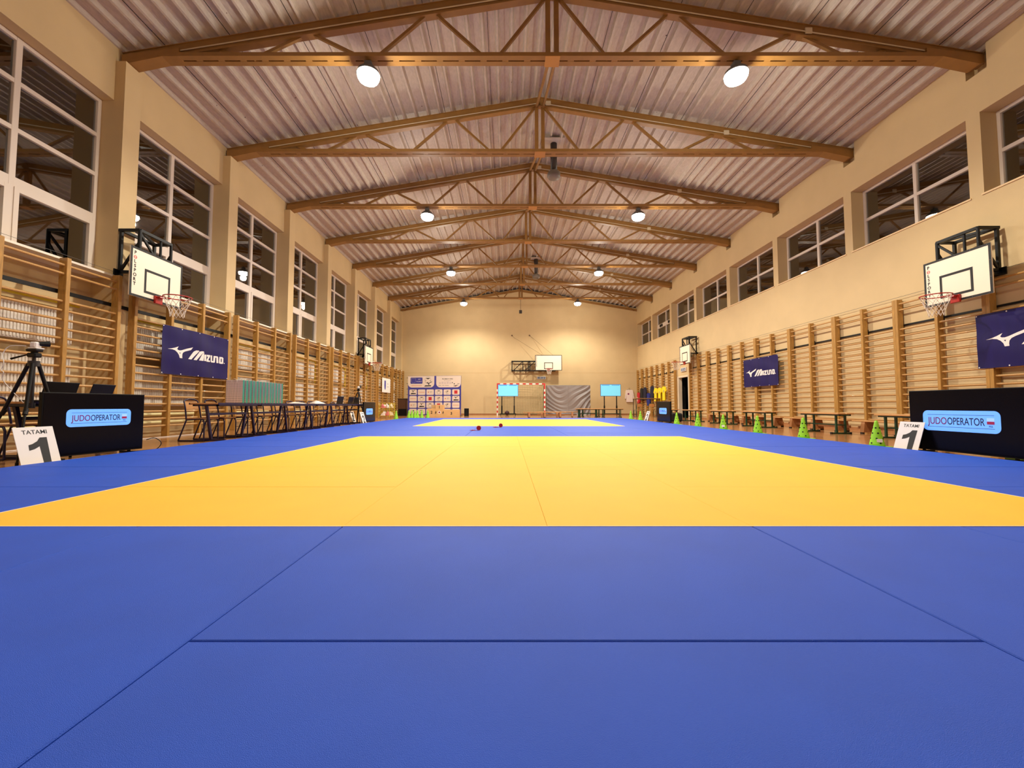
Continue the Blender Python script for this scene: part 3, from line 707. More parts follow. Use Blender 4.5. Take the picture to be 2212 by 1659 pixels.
def make_chair(metal='purple', name='school_chair'):
    t = thing(name, 'x', 'chair')
    for s in (-1, 1):
        x = s * .18; m = MB()
        m.tube([(x * 1.0, .25, .012), (x, .12, .37), (x * .95, .155, .60), (x * .9, .185, .70)], .0125, 8)
        m.tube([(x, .12, .375), (x, -.13, .39), (x, -.175, .38), (x, -.195, .33), (x, -.20, .012)], .0125, 8)
        m.tube([(x, .25, .012), (x, -.20, .012)], .0125, 8); m.build('side_frame', metal, t)
    m = MB(); pts = [(-.162, .185, .70)] + [(-.162 * math.cos(k * PI / 8), .19, .70 + .045 * math.sin(k * PI / 8)) for k in range(1, 8)] + [(.162, .185, .70)]
    m.tube(pts, .0125, 8); m.build('top_rail', metal, t)
    m = MB(); vs = []; N = 8
    for y_ in (0, .010):
        for k in range(N + 1):
            x = -.155 + .31 * k / N; c = .03 * (1 - (x / .155) ** 2)
            for z in (.555, .70 + .035 * (1 - (x / .16) ** 2)): vs.append((x, .155 + c * .6 + y_ + (z - .555) * .2, z))
    q = 2 * (N + 1); fs = []
    for k in range(N):
        a_ = 2 * k; fs += [(a_, a_ + 2, a_ + 3, a_ + 1), (q + a_, q + a_ + 1, q + a_ + 3, q + a_ + 2), (a_, q + a_, q + a_ + 2, a_ + 2), (a_ + 1, a_ + 3, q + a_ + 3, q + a_ + 1)]
    fs += [(0, 1, q + 1, q), (2 * N, q + 2 * N, q + 2 * N + 1, 2 * N + 1)]
    m.add(vs, fs, False); m.build('backrest', 'ply', t)
    m = MB(); m.box(-.185, .185, -.20, .15, .39, .405, .006); m.build('seat', 'ply', t)
    return t
tb = make_table(); TG = 'school tables along the left side'
TS = [(7.93, 'dark framed table carrying the front chequered bag, nearest of the row'), (9.22, 'dark framed table carrying the teal-edged bags, second of the row'),
      (10.51, 'dark framed table in the middle of the left row, third from the camera'), (11.80, 'dark framed table with white papers, fourth of the left row'),
      (13.50, 'dark framed table with the single far laptop'), (14.79, 'dark framed table with the pair of far laptops')]
for i, (y, lb) in enumerate(TS):
    x = -5.25 if i < 4 else -5.40
    if i == 0: tb.location = (x, y, 0); tb.rotation_euler = (0, 0, PI / 2); tb['label'] = lb; tb['group'] = TG; index_children(tb)
    else: dup(tb, (x, y, 0), PI / 2, lb, TG)
dup(tb, (-5.62, 5.38, 0), PI / 2, 'dark framed table behind the near left screen, with two laptops', TG)
ch = make_chair(); CG = 'school chairs behind the left tables'
CS = [7.60, 8.08, 8.84, 9.35, 9.98, 10.44, 11.05, 11.68, 12.2, 13.45, 14.15, 14.75]
for i, y in enumerate(CS):
    lb = 'plywood school chair with dark tube frame, %s along the left table row' % ORD[i]
    x = -5.52 + (.02 if i % 2 else 0) - (.14 if i > 8 else 0)
    if i == 0: ch.location = (x, y, 0); ch.rotation_euler = (0, 0, PI / 2); ch['label'] = lb; ch['group'] = CG; index_children(ch)
    else: dup(ch, (x, y, 0), PI / 2 + random.uniform(-.05, .05), lb, CG)
dup(ch, (-5.97, 5.02, 0), PI / 2 + .05, 'plywood school chair behind the near left screen and tripod', CG)

# chequered gift bags
def make_bag():
    t = thing('gift_bag', 'x', 'bag')
    m = MB(); m.box(-.165, .165, 0, .05, 0, .45, .002); m.build('bag_body', 'teal', t)
    m = MB(); m.box(-.164, .164, -.002, .0005, .004, .448); m.build('front_panel', 'check', t)
    m = MB(); m.tube([(-.05, -.004, .40), (-.05, -.006, .46), (0, -.006, .475), (.05, -.006, .46), (.05, -.004, .40)], .0025, 5); m.build('handle', 'white', t)
    return t
bg = make_bag(); BG = 'chequered gift bags with teal sides'
for i in range(13):
    loc = (-5.31, 8.19 + .117 * i, .678)
    lb = 'gift bag with chequered front and teal side, %s in the row' % ('nearest, its full front showing' if i == 0 else ORD[i] + ' from the camera')
    if i == 0: bg.location = loc; bg['label'] = lb; bg['group'] = BG; index_children(bg)
    else: dup(bg, (loc[0] + random.uniform(-.008, .008), loc[1], loc[2]), random.uniform(-.03, .03), lb, BG)

# laptops
def laptop(label, loc, rz, tilt=.25, w_=.37):
    t = thing('laptop', label, 'laptop', loc, rz, 'black laptops on the tables')
    m = MB(); m.box(-w_ / 2, w_ / 2, -.02, .22, 0, .018, .004); m.build('base', 'bezel', t)
    m = MB(); m.box(-w_ / 2, w_ / 2, -.008, 0, 0, .235, .003); m.xf(Matrix.Translation((0, -.015, .016)) @ Matrix.Rotation(tilt, 4, 'X')); m.build('lid', 'bezel', t)
    m = MB(); m.box(-w_ / 2 + .015, w_ / 2 - .015, .0005, .002, .015, .22); m.xf(Matrix.Translation((0, -.015, .016)) @ Matrix.Rotation(tilt, 4, 'X')); m.build('display', mat('laptop_display', (60, 80, 110), .3, emit=.4), t)
laptop('black laptop behind the near left screen, larger left one', (-5.55, 5.17, .678), PI / 2, .3, .40)
laptop('black laptop behind the near left screen, smaller right one', (-5.52, 5.66, .678), PI / 2 + .05, .35, .34)
laptop('single black laptop on the far left tables', (-5.36, 13.45, .678), PI / 2 - .15, .2)
laptop('black laptop of the far pair, nearer one', (-5.34, 14.3, .678), PI / 2 - .1, .25)
laptop('black laptop of the far pair, farther one', (-5.36, 14.85, .678), PI / 2 - .1, .25)
# papers / folded cloths
def heap(name, label, cat, loc, rz, w_, d_, h_, mt, group=None, seed=1):
    rnd = random.Random(seed); m = MB(); N = 10; vs = []
    for j in range(N + 1):
        for i in range(N + 1):
            u, v = i / N * 2 - 1, j / N * 2 - 1; e = max(0, (1 - abs(u) ** 2.5) * (1 - abs(v) ** 2.5))
            vs.append((u * w_ / 2, v * d_ / 2, .004 + h_ * e ** .6 * (.75 + .35 * math.sin(3 * u + seed) * math.cos(2.3 * v)) + rnd.uniform(0, .006) * e))
    q = len(vs); vs += [(x, y, 0) for x, y, z in vs]
    fs = [(j * (N + 1) + i, j * (N + 1) + i + 1, (j + 1) * (N + 1) + i + 1, (j + 1) * (N + 1) + i) for j in range(N) for i in range(N)]
    fs += [tuple(q + a for a in f)[::-1] for f in fs]
    for i in range(N):
        for a_, b_ in ((i, i + 1), (N * (N + 1) + i + 1, N * (N + 1) + i)): fs.append((a_, q + a_, q + b_, b_))
        for a_, b_ in (((i + 1) * (N + 1), i * (N + 1)), (i * (N + 1) + N, (i + 1) * (N + 1) + N)): fs.append((a_, q + a_, q + b_, b_))
    m.add(vs, fs, True); o = m.build(name, mt); o.location = loc; o.rotation_euler = (0, 0, rz); return tag(o, label, cat, group)
heap('cloth_pile', 'flat white cloth lying on the left tables beyond the bags', 'cloth', (-5.35, 10.75, .678), .2, .34, .46, .035, 'shirtw', 'white heaps on the left tables', 3)
heap('cloth_pile', 'taller white printed heap at the end of the left tables', 'cloth', (-5.34, 11.85, .678), .9, .32, .36, .075, 'sign', 'white heaps on the left tables', 8)
m = MB()
m.tube(smooth([(-5.06, 5.93, .15), (-4.99, 5.99, .17), (-4.93, 6.03, .10), (-4.96, 6.0, .02), (-5.03, 5.95, .008), (-5.1, 5.7, .006)]), .006, 6)
m.tube(smooth([(-5.0, 5.96, .006), (-4.90, 6.12, .008), (-4.87, 6.02, .006), (-4.97, 5.85, .006), (-4.95, 5.5, .006), (-4.98, 5.0, .006)]), .006, 6)
tag(m.build('power_cable', 'rubber'), 'black cables looped on the floor beside the near left screen', 'cable', 'cables under the screens')
m = MB()
m.tube(smooth([(5.56, 5.7, .006), (5.60, 5.4, .006), (5.54, 5.2, .006), (5.58, 4.9, .006), (5.54, 4.6, .006), (5.52, 4.3, .006)]), .006, 6)
m.tube(smooth([(5.62, 5.6, .006), (5.56, 5.3, .014), (5.60, 4.8, .006), (5.54, 4.45, .006)]), .005, 6)
tag(m.build('power_cable', 'rubber'), 'black cables lying along the foot of the right screen', 'cable', 'cables under the screens')
m = MB(); m.tube(smooth([(-6.8, 4.4, .007), (-6.7, 5.2, .007), (-6.85, 6.0, .007), (-6.75, 6.8, .007), (-6.82, 7.6, .007), (-6.8, 9.5, .007)]), .007, 6)
tag(m.build('floor_cable', 'white'), 'white cable lying on the floor along the left wall bars', 'cable')

# ------------------------------------------------------------------ vinyl banners with the bird logo
LOGO = {
'bird': [(0.149, 0.521), (0.243, 0.539), (0.326, 0.564), (0.42, 0.604), (0.383, 0.547), (0.404, 0.527), (0.454, 0.521), (0.504, 0.532), (0.641, 0.582), (0.816, 0.636), (0.768, 0.572), (0.684, 0.544), (0.608, 0.521), (0.552, 0.494), (0.523, 0.456), (0.517, 0.406), (0.521, 0.362), (0.451, 0.361), (0.431, 0.42), (0.39, 0.469), (0.331, 0.509), (0.257, 0.523)],
'birdhole': [(0.437, 0.476), (0.474, 0.477), (0.461, 0.446)],
'm1': [(0.693, 0.364), (0.782, 0.364), (0.95, 0.524), (0.996, 0.576), (0.986, 0.587), (0.91, 0.582), (0.844, 0.548)],
'm2': [(0.847, 0.364), (0.936, 0.364), (1.09, 0.526), (1.153, 0.571), (1.142, 0.587), (1.078, 0.585), (1.002, 0.565), (0.990, 0.535)],
'm3': [(1.005, 0.368), (1.144, 0.371), (1.161, 0.462), (1.158, 0.566), (1.10, 0.525)],
'i': [(1.17, 0.52), (1.242, 0.527), (1.241, 0.376), (1.169, 0.374)],
'z': [(1.257, 0.526), (1.378, 0.532), (1.372, 0.492), (1.32, 0.406), (1.39, 0.405), (1.383, 0.37), (1.254, 0.367), (1.256, 0.409), (1.308, 0.484), (1.258, 0.484)],
'un': [(1.391, 0.529), (1.448, 0.533), (1.457, 0.405), (1.499, 0.404), (1.498, 0.528), (1.622, 0.532), (1.647, 0.518), (1.669, 0.373), (1.609, 0.372), (1.591, 0.496), (1.558, 0.495), (1.558, 0.38), (1.536, 0.37), (1.436, 0.367), (1.412, 0.384)],
'o': [(1.686, 0.528), (1.79, 0.53), (1.825, 0.511), (1.829, 0.389), (1.814, 0.368), (1.718, 0.364), (1.687, 0.38)],
'ohole': [(1.737, 0.49), (1.77, 0.491), (1.775, 0.406), (1.742, 0.408)],
'dot': [(1.847, 0.397), (1.877, 0.397), (1.876, 0.375), (1.85, 0.375)]}
def logo_polys(keys, sx=1.0, sz=1.0, ox=0.0, oz=0.0):
    return [[(ox + x * sx, oz + z * sz) for x, z in LOGO[k]] for k in keys]
BIRD = ('bird', 'birdhole'); WORD = ('m1', 'm2', 'm3', 'i', 'z', 'un', 'o', 'ohole', 'dot')
def wave(x, z): return .010 * math.sin(4.3 * x + .8) + .006 * math.sin(9.1 * x + 2 * z) + .004 * math.sin(11 * z + x * 3)
def banner(label, loc, rz):
    t = thing('vinyl_banner', label, 'banner', loc, rz, 'navy banners hung on the wall bars')
    m = MB(); nx, nz = 40, 20; vs = []
    for y_ in (0, .002):
        for j in range(nz + 1):
            for i in range(nx + 1):
                x, z = 2 * i / nx, j / nz; vs.append((x, y_ + wave(x, z), z))
    q = (nx + 1) * (nz + 1)
    fs = [(j * (nx + 1) + i, j * (nx + 1) + i + 1, (j + 1) * (nx + 1) + i + 1, (j + 1) * (nx + 1) + i) for j in range(nz) for i in range(nx)]
    m.add(vs, fs + [tuple(q + a for a in f)[::-1] for f in fs], True); sheet = m.build('sheet', 'banner', t)
    def drape(keys, nm):
        me = figure_mesh(logo_polys(keys), .0006); bm = bmesh.new(); bm.from_mesh(me)
        for k in range(1, 40): # cut so that the print follows the folds
            bmesh.ops.bisect_plane(bm, geom=bm.verts[:] + bm.edges[:] + bm.faces[:], plane_co=(k * .05, 0, 0), plane_no=(1, 0, 0))
        for v in bm.verts: v.co.y += wave(v.co.x, v.co.z) - .0012
        bm.to_mesh(me); bm.free(); link(nm, me, 'logo', sheet)
    drape(BIRD, 'bird_emblem'); drape(WORD, 'lettering')
    m = MB()
    for x in (.02, .5, 1.0, 1.5, 1.98):
        for z in (.02, .98): m.tube([(x, wave(x, z) - .003, z), (x, wave(x, z) + .004, z)], .012, 8)
    m.build('eyelets', 'white', sheet)
    m = MB()
    for x in (.02, .5, 1.0, 1.5, 1.98):
        m.tube([(x, wave(x, 1) + .002, .98), (x + .01, .03, 1.005)], .003, 5)
    m.build('ties', 'white', t)
banner('navy banner with white bird emblem on the left wall bars', (-6.955, 8.44, 1.28), PI / 2)
banner('navy banner with white bird emblem on the right wall, shown whole', (8.828, 15.60, 1.30), -PI / 2)
banner('navy banner cropped by the right edge, showing only the bird emblem', (8.828, 7.84, 1.315), -PI / 2)
t = thing('crest_banner', 'white banner with blue crest on the left wall bars', 'banner', (-6.95, 23.45, 1.38), PI / 2)
m = MB(); m.box(0, 1.65, 0, .004, 0, .82); m.build('sheet', 'sign', t)
figure('crest', [[(.42, .68), (.72, .68), (.72, .35), (.68, .22), (.57, .12), (.46, .22), (.42, .35)]], 'pblue', t, y=-.001)
text('lettering', 'JUDO', .08, 'pgrey', t, at=(1.12, -.001, .46), bold=.02); text('lettering', 'CLUB', .08, 'pgrey', t, at=(1.12, -.001, .30), bold=.02)

# ------------------------------------------------------------------ basketball boards
def hoop(t, rimy, z, R_=.225):
    m = MB(); m.tube([(R_ * math.cos(a_), rimy + R_ * math.sin(a_), z) for a_ in [2 * PI * k / 28 for k in range(28)]], .010, 8, closed=True)
    for s in (-1, 1): m.tube([(s * .06, -.03, z - .005), (s * .10, rimy + R_ * .92, z - .003)], .008, 6)
    m.build('rim', 'red', t)
    m = MB(); m.box(-.085, .085, -.045, -.005, z - .13, z + .015, .006); m.bar((0, -.03, z - .02), (0, -.10, z - .005), .10, .02); m.build('rim_bracket', 'red', t)
    m = MB(); n = 12; rows = [(R_ * .98, 0), (R_ * .86, -.09), (R_ * .72, -.17), (R_ * .60, -.24), (R_ * .52, -.31), (R_ * .50, -.38)]
    def P(r, k):
        a_ = 2 * PI * (k + (.5 if r % 2 else 0)) / n; return (rows[r][0] * math.cos(a_), rimy + rows[r][0] * math.sin(a_), z + rows[r][1] + .008 * math.sin(5 * a_))
    for k in range(n):
        for d in (0, -1, ):
            pts = []; kk = k
            for r in range(len(rows)):
                pts.append(P(r, kk))
                if d == -1: kk = kk - (0 if r % 2 else 1)
                else: kk = kk + (1 if r % 2 else 0)
            m.tube(pts, .0038, 4, cap=False)
    m.build('net', 'net', t)
def backboard(label, loc, rz, w_=1.19, h_=.90, off=.45, wordside=-1):
    t = thing('basketball_board', label, 'basketball board', loc, rz, 'basketball boards')
    z0 = 2.60 if h_ < 1 else 2.98
    m = MB(); m.box(-w_ / 2, w_ / 2, 0, .022, z0, z0 + h_, .002); b = m.build('board', 'cream', t)
    bw = .04
    figure('border', [rect(-w_ / 2, w_ / 2, z0, z0 + h_), rect(-w_ / 2 + bw, w_ / 2 - bw, z0 + bw, z0 + h_ - bw)], 'ink', b, y=-.001)
    sw, sh = (.295, .45) if w_ < 1.5 else (.295, .45); sz = z0 + .115 if w_ < 1.5 else z0 + .10
    figure('target_square', [rect(-sw, sw, sz, sz + sh), rect(-sw + .045, sw - .045, sz + .045, sz + sh - .045)], 'ink', b, y=-.001)
    k = h_ / .9
    for i, c in enumerate('P LSPORT'):
        if c != ' ': text('lettering', c, .062 * k, 'ink', b, at=(-w_ / 2 + .095, -.002, z0 + h_ - .135 * k - i * .081 * k), bold=.03)
    figure('round_emblem', [circ(-w_ / 2 + .095, z0 + h_ - .19 * k, .032), circ(-w_ / 2 + .095, z0 + h_ - .19 * k, .022), rect(-w_ / 2 + .073, -w_ / 2 + .117, z0 + h_ - .194 * k, z0 + h_ - .186 * k)], 'pred', b, y=-.001)
    m = MB()
    for i in range(5):
        for zz in (z0 + .02, z0 + h_ - .02): m.tube([(-w_ / 2 + .06 + i * (w_ - .12) / 4, -.004, zz), (-w_ / 2 + .06 + i * (w_ - .12) / 4, 0.0, zz)], .007, 6)
    for zz in (.33, .66):
        for s in (-1, 1): m.tube([(s * (w_ / 2 - .02), -.004, z0 + h_ * zz), (s * (w_ / 2 - .02), 0, z0 + h_ * zz)], .007, 6)
    m.build('bolts', 'grey', b)
    hoop(t, -.40, z0 + .10, .225)
    return t, z0
def side_basket(label, loc, rz):
    t, z0 = backboard(label, loc, rz)
    fr = MB(); zt = 3.86; D = .44
    for s in (-1, 1):
        x = s * .36
        fr.tube([(x, .06, z0 + .05), (x, .06, zt)], .032 if s < 0 else .026, 10); fr.bar((x, D - .04, 3.02), (x, D - .04, zt - .02), .045, .045)
        fr.bar((x, .05, zt), (x, D, zt), .05, .05); fr.bar((x, .05, 3.08), (x, D, 3.08), .045, .05); fr.bar((x, .07, 3.62), (x, D - .05, 3.10), .035, .035)
        fr.box(x - .09, x + .09, D - .02, D, 2.98, 3.12)
    fr.bar((-.36, .06, zt), (.36, .06, zt), .05, .05); fr.bar((-.36, D - .04, zt), (.36, D - .04, zt), .05, .05); fr.bar((-.36, .08, zt), (.36, D - .06, zt), .04, .04)
    fr.tube([(0.12, .07, z0 + .05), (0.12, .07, zt - .03)], .022, 8); fr.bar((-.36, .06, zt - .05), (-.05, .06, 3.5), .035, .035)
    fr.build('mounting_frame', 'black', t)
side_basket('white basketball board on the left wall, near the tripod', (-6.70, 7.955, 0), PI / 2)
side_basket('white basketball board near the right edge above the cropped banner', (8.51, 7.84, 0), -PI / 2)
side_basket('small distant basketball board far down the left wall', (-6.70, 20.38, 0), PI / 2)
side_basket('small distant basketball board above the doorway on the right', (8.51, 19.95, 0), -PI / 2)
t, z0 = backboard('basketball board with folded black frame on the end wall', (2.84, 28.2, 0), 0, 1.80, 1.05)
fr = MB(); X0, X1 = -2.46, -.90
for y_ in (.12, .45):
    fr.bar((X0, y_, 3.63), (.5, y_, 3.63), .05, .05); fr.bar((X0, y_, 2.99), (.5, y_, 2.99), .05, .05)
    for x in (X0, -1.72, -1.35, -1.25): fr.bar((x, y_, 2.99), (x, y_, 3.63), .06 if x == X0 else .035, .05)
    fr.bar((X0 + .1, y_, 3.0), (-1.74, y_, 3.62), .035, .035); fr.bar((-1.6, y_, 3.0), (-.9, y_, 3.62), .035, .035)
for x in (X0, -1.3, .4): fr.box(x - .04, x + .04, .1, .6, 2.97, 3.03); fr.box(x - .04, x + .04, .1, .6, 3.60, 3.66)
for s in (-.5, .5): fr.bar((s, .05, 3.05), (s, .05, 3.95), .05, .05)
fr.build('folding_frame', 'black', t)
m = MB(); m.tube([(-.35, .10, 4.0), (-2.3, .58, 5.30), (-2.46, .59, 5.45)], .006, 5); m.tube([(.35, .10, 4.0), (-1.05, .58, 5.30), (-1.25, .59, 5.45)], .006, 5)
for x in (-2.46, -1.25): m.box(x - .04, x + .04, .56, .6, 5.42, 5.50)
m.build('stay_wires', 'dbrown', t)
def exit_sign(label, loc, rz):
    t = thing('exit_sign', label, 'sign', loc, rz, 'small framed exit signs')
    m = MB(); m.box(-.3, .3, 0, .05, 0, .19, .004); m.build('housing', 'white', t)
    figure('panel', [rect(-.27, .27, .02, .17)], mat('sign_grey_blue', (120, 130, 150), .5), t, y=-.001)
    figure('running_figure', [rect(-.12, -.07, .04, .10), circ(-.06, .135, .018), [(-.14, .09), (-.05, .12), (.0, .08), (-.03, .07), (-.07, .09), (-.12, .07)], [(.05, .08), (.14, .08), (.14, .11), (.20, .06 + .035), (.14, .06)]], 'white', t, y=-.003)
exit_sign('small framed sign on the end wall under the basketball board', (2.40, YB - .055, 2.43), 0)
exit_sign('small framed sign on the right wall above the doorway', (XR - .055, 21.25, 2.36), -PI / 2)

# ------------------------------------------------------------------ right side : cones, benches
def make_cone():
    t = thing('training_cone', 'x', 'cone')
    m = MB(); m.box(-.135, .135, -.135, .135, 0, .014, .005); m.lathe([(.10, .014), (.092, .05), (.024, .37), (.020, .39), (.012, .40)], 24); m.build('cone_body', 'green', t)
    me = MB().tube([(0, 0, -.006), (0, 0, .0015)], .0125, 10).mesh('hole', 'hole')
    for j, (z, n0) in enumerate(((.29, 0), (.21, .4), (.13, .15), (.06, .55))):
        r = .10 - .0001 - (z - .014) * (.10 - .024) / .356
        for k in range(5):
            a_ = 2 * PI * (k + n0) / 5; d = Vector((math.cos(a_), math.sin(a_), .2))
            o = link('hole', me, None, t, (r * math.cos(a_), r * math.sin(a_), z)); o.rotation_euler = d.to_track_quat('Z', 'Y').to_euler()
    return t
cn = make_cone(); KG = 'lime green cones along the right mat edge'
CN = [(5.66, 6.45), (5.67, 8.05), (5.66, 9.5), (5.66, 11.0), (5.68, 12.5), (5.66, 14.0), (5.68, 17.85), (5.66, 19.15), (6.0, 4.85)]
CLB = ['lime green cone with white sticker, left of the right TATAMI 1 board', 'lime green cone second from the right screen, by a bench end', 'lime green cone third from the right screen',
       'lime green cone with white sticker in the middle of the right row', 'lime green cone fifth from the right screen, smaller', 'lime green cone just right of the far right dark screen',
       'tiny lime green cone left of the far right number board', 'tiny lime green cone at the far left end of the right row', 'lime green cone hidden behind the right screen, base edge showing below']
for i, (x, y) in enumerate(CN):
    if i == 0: cn.location = (x, y, 0); cn['label'] = CLB[0]; cn['group'] = KG; index_children(cn); c_ = cn
    else: c_ = dup(cn, (x, y, 0), random.uniform(-.2, .2), CLB[i], KG)
    if i in (0, 3):
        m = MB(); m.box(-.035, .035, -.003, .0, 0, .05); m.xf(Matrix.Rotation(-.35, 4, 'Z') @ Matrix.Translation((0, -.088, .075)) @ Matrix.Rotation(-.2, 4, 'X')); m.build('sticker', 'sign', c_)
KG = 'lime green cones in the far left corner'
for i, (x, y, lb) in enumerate(((-4.98, 19.0, 'single lime green cone at the far left mat edge'), (-4.72, 20.35, 'lime green cone before the sponsor wall, leftmost of the cluster'), (-4.66, 20.75, 'lime green cone before the sponsor wall, second of the cluster'),
    (-4.42, 20.32, 'lime green cone before the sponsor wall, third of the cluster'), (-4.38, 20.72, 'lime green cone before the sponsor wall, fourth of the cluster'), (-4.10, 20.38, 'lime green cone before the sponsor wall, right end of cluster'), (-3.83, 20.5, 'lime green cone standing beside the podium'))):
    dup(cn, (x, y, 0), 0, lb, KG)
for o in list(C.objects):
    if o.name.startswith('sticker') and o.parent and o.parent.get('group') == KG: bpy.data.objects.remove(o)

def make_gbench():
    t = thing('metal_bench', 'x', 'bench')
    L = .62
    for s in (-1, 1):
        m = MB(); m.box(-L, L, s * .1 - .085, s * .1 + .085, .435, .465, .006); m.build('seat_board', 'bench', t)
        m = MB(); x = s * .46
        for y in (-.10, .10): m.bar((x, y, .02), (x, y, .415), .035, .035)
        m.bar((x, -.21, .0175), (x, .21, .0175), .03, .032); m.build('leg_frame', 'gsteel', t)
        m = MB()
        for y in (-.215, .215): m.box(x - .022, x + .022, y - .02, y + .02, 0, .04, .004)
        m.build('rubber_feet', 'rubber', t)
    m = MB(); m.box(-L + .03, L - .03, -.13, -.10, .405, .435); m.box(-L + .03, L - .03, .10, .13, .405, .435); m.box(-L + .03, -L + .06, -.13, .13, .405, .435); m.box(L - .06, L - .03, -.13, .13, .405, .435)
    m.bar((-.46, 0, .20), (.46, 0, .20), .025, .025); m.bar((-.46, -.1, .2), (-.46, .1, .2), .02, .02); m.bar((.46, -.1, .2), (.46, .1, .2), .02, .02); m.build('frame', 'gsteel', t)
    return t
gb = make_gbench(); BGp = 'green framed benches along the right side'
GB = [(7.40, 7.65, 'green framed bench partly behind the right TATAMI 1 board'), (7.40, 9.80, 'green framed bench second from the right screen'), (7.40, 12.35, 'green framed bench third from the right screen, below the navy banner'),
      (7.40, 14.38, 'green framed bench fourth from the right screen'), (7.40, 16.7, 'green framed bench right before the doorway'), (7.40, 19.0, 'green framed bench just right of the far right screen'), (7.5, 5.35, 'green framed bench hidden behind the right screen, leg at the edge')]
for i, (x, y, lb) in enumerate(GB):
    if i == 0: gb.location = (x, y, 0); gb.rotation_euler = (0, 0, -PI / 2); gb['label'] = lb; gb['group'] = BGp; index_children(gb)
    else: dup(gb, (x, y, 0), -PI / 2 + random.uniform(-.02, .02), lb, BGp)
BG2 = 'green framed benches by the end wall'
for i, (x, y, lb) in enumerate(((4.30, 22.4, 'green framed bench before the grey sheet, front left one'), (4.46, 23.0, 'green framed bench before the grey sheet, behind the front one'), (4.75, 23.7, 'green framed bench before the grey sheet, rearmost, close to the sheet'), (5.74, 22.5, 'green framed bench before the grey sheet, right one'))):
    dup(gb, (x - (.12 if i == 3 else 0), y, 0), .02 * i, lb, BG2)
def make_wbench():
    t = thing('gym_bench', 'x', 'bench')
    L = 1.12
    m = MB(); m.box(-L, L, -.12, .12, .265, .295, .006); m.build('seat_board', 'bench', t)
    m = MB(); m.box(-L + .05, L - .05, -.02, .02, .10, .16); m.build('beam', 'bwood', t)
    for x in (-.82, 0, .82):
        m = MB(); P = [(-.15, .03), (.15, .03), (.11, .265), (-.11, .265)]
        for e in (-.02,): m.add([(x - .05, a_, z) for a_, z in P] + [(x + .05, a_, z) for a_, z in P], [(0, 1, 2, 3), (7, 6, 5, 4)] + [(i, (i + 1) % 4, 4 + (i + 1) % 4, 4 + i) for i in range(4)])
        m.build('leg', 'bwood', t); m = MB(); m.box(x - .03, x + .03, -.16, -.11, 0, .032); m.box(x - .03, x + .03, .11, .16, 0, .032); m.build('rubber_feet', 'rubber', t)
    return t
wb = make_wbench(); WG = 'low wooden gym benches'
WB = [(8.10, 8.62, -PI / 2, 'low wooden gym bench along the right bars, nearest the right screen'), (8.10, 11.0, -PI / 2, 'low wooden gym bench along the right bars, second from the right screen'),
      (8.10, 13.4, -PI / 2, 'low wooden gym bench along the right bars, below the navy banner'), (8.12, 15.8, -PI / 2, 'low wooden gym bench along the right bars, near the doorway')]
for i, (x, y, r, lb) in enumerate(WB):
    if i == 0: wb.location = (x, y, 0); wb.rotation_euler = (0, 0, r); wb['label'] = lb; wb['group'] = WG + ' along the right wall'; index_children(wb)
    else: dup(wb, (x, y, 0), r, lb, WG + ' along the right wall')
dup(wb, (1.98, 21.9, 0), .10, 'low wooden gym bench before the goal, left one', WG + ' before the goal')
dup(wb, (2.75, 22.9, 0), -.08, 'low wooden gym bench before the goal, right one behind', WG + ' before the goal')

# far right table, chairs, clothes
t = thing('tall_table', 'tall narrow table in the far right corner before the hanging clothes', 'table', (8.05, 24.2, 0), 0)
m = MB(); m.box(-.70, .70, -.3, .3, 1.02, 1.045, .004); m.build('tabletop', 'bench', t)
m = MB(); m.box(-.69, .69, -.28, .28, .99, 1.02); m.build('frame', mat('brown_metal', (66, 50, 40), .4), t)
for sx in (-1, 1):
    for sy in (-1, 1): m = MB(); m.bar((sx * .67, sy * .26, 0), (sx * .67, sy * .26, .99), .03, .03); m.build('leg', mat('brown_metal', (66, 50, 40), .4), t)
gc = make_chair('gsteel'); gc.location = (7.32, 23.3, 0); gc.rotation_euler = (0, 0, PI + .1); gc['label'] = 'green framed school chair in the far right corner, left one'; gc['group'] = 'green framed chairs in the far right corner'; index_children(gc)
dup(gc, (7.98, 23.2, 0), PI - .08, 'green framed school chair in the far right corner, right one', 'green framed chairs in the far right corner')
for x, y, s_, lb in ((6.6, 16.6, 1.0, 'black sports bag on the floor right of the far right screen'), (8.5, 22.7, .8, 'black bag on the floor beside the far right chairs')):
    t = thing('sports_bag', lb, 'bag', (x, y, 0), .1, 'black bags on the floor')
    m = MB(); m.box(-.3 * s_, .3 * s_, -.16 * s_, .16 * s_, 0, .33 * s_, .05); m.build('bag_body', 'shirtk', t)
    m = MB(); m.tube([(-.15, -.165 * s_, .2 * s_), (-.12, -.17 * s_, .36 * s_), (.12, -.17 * s_, .36 * s_), (.15, -.165 * s_, .2 * s_)], .01, 6); m.build('strap', 'rubber', t)
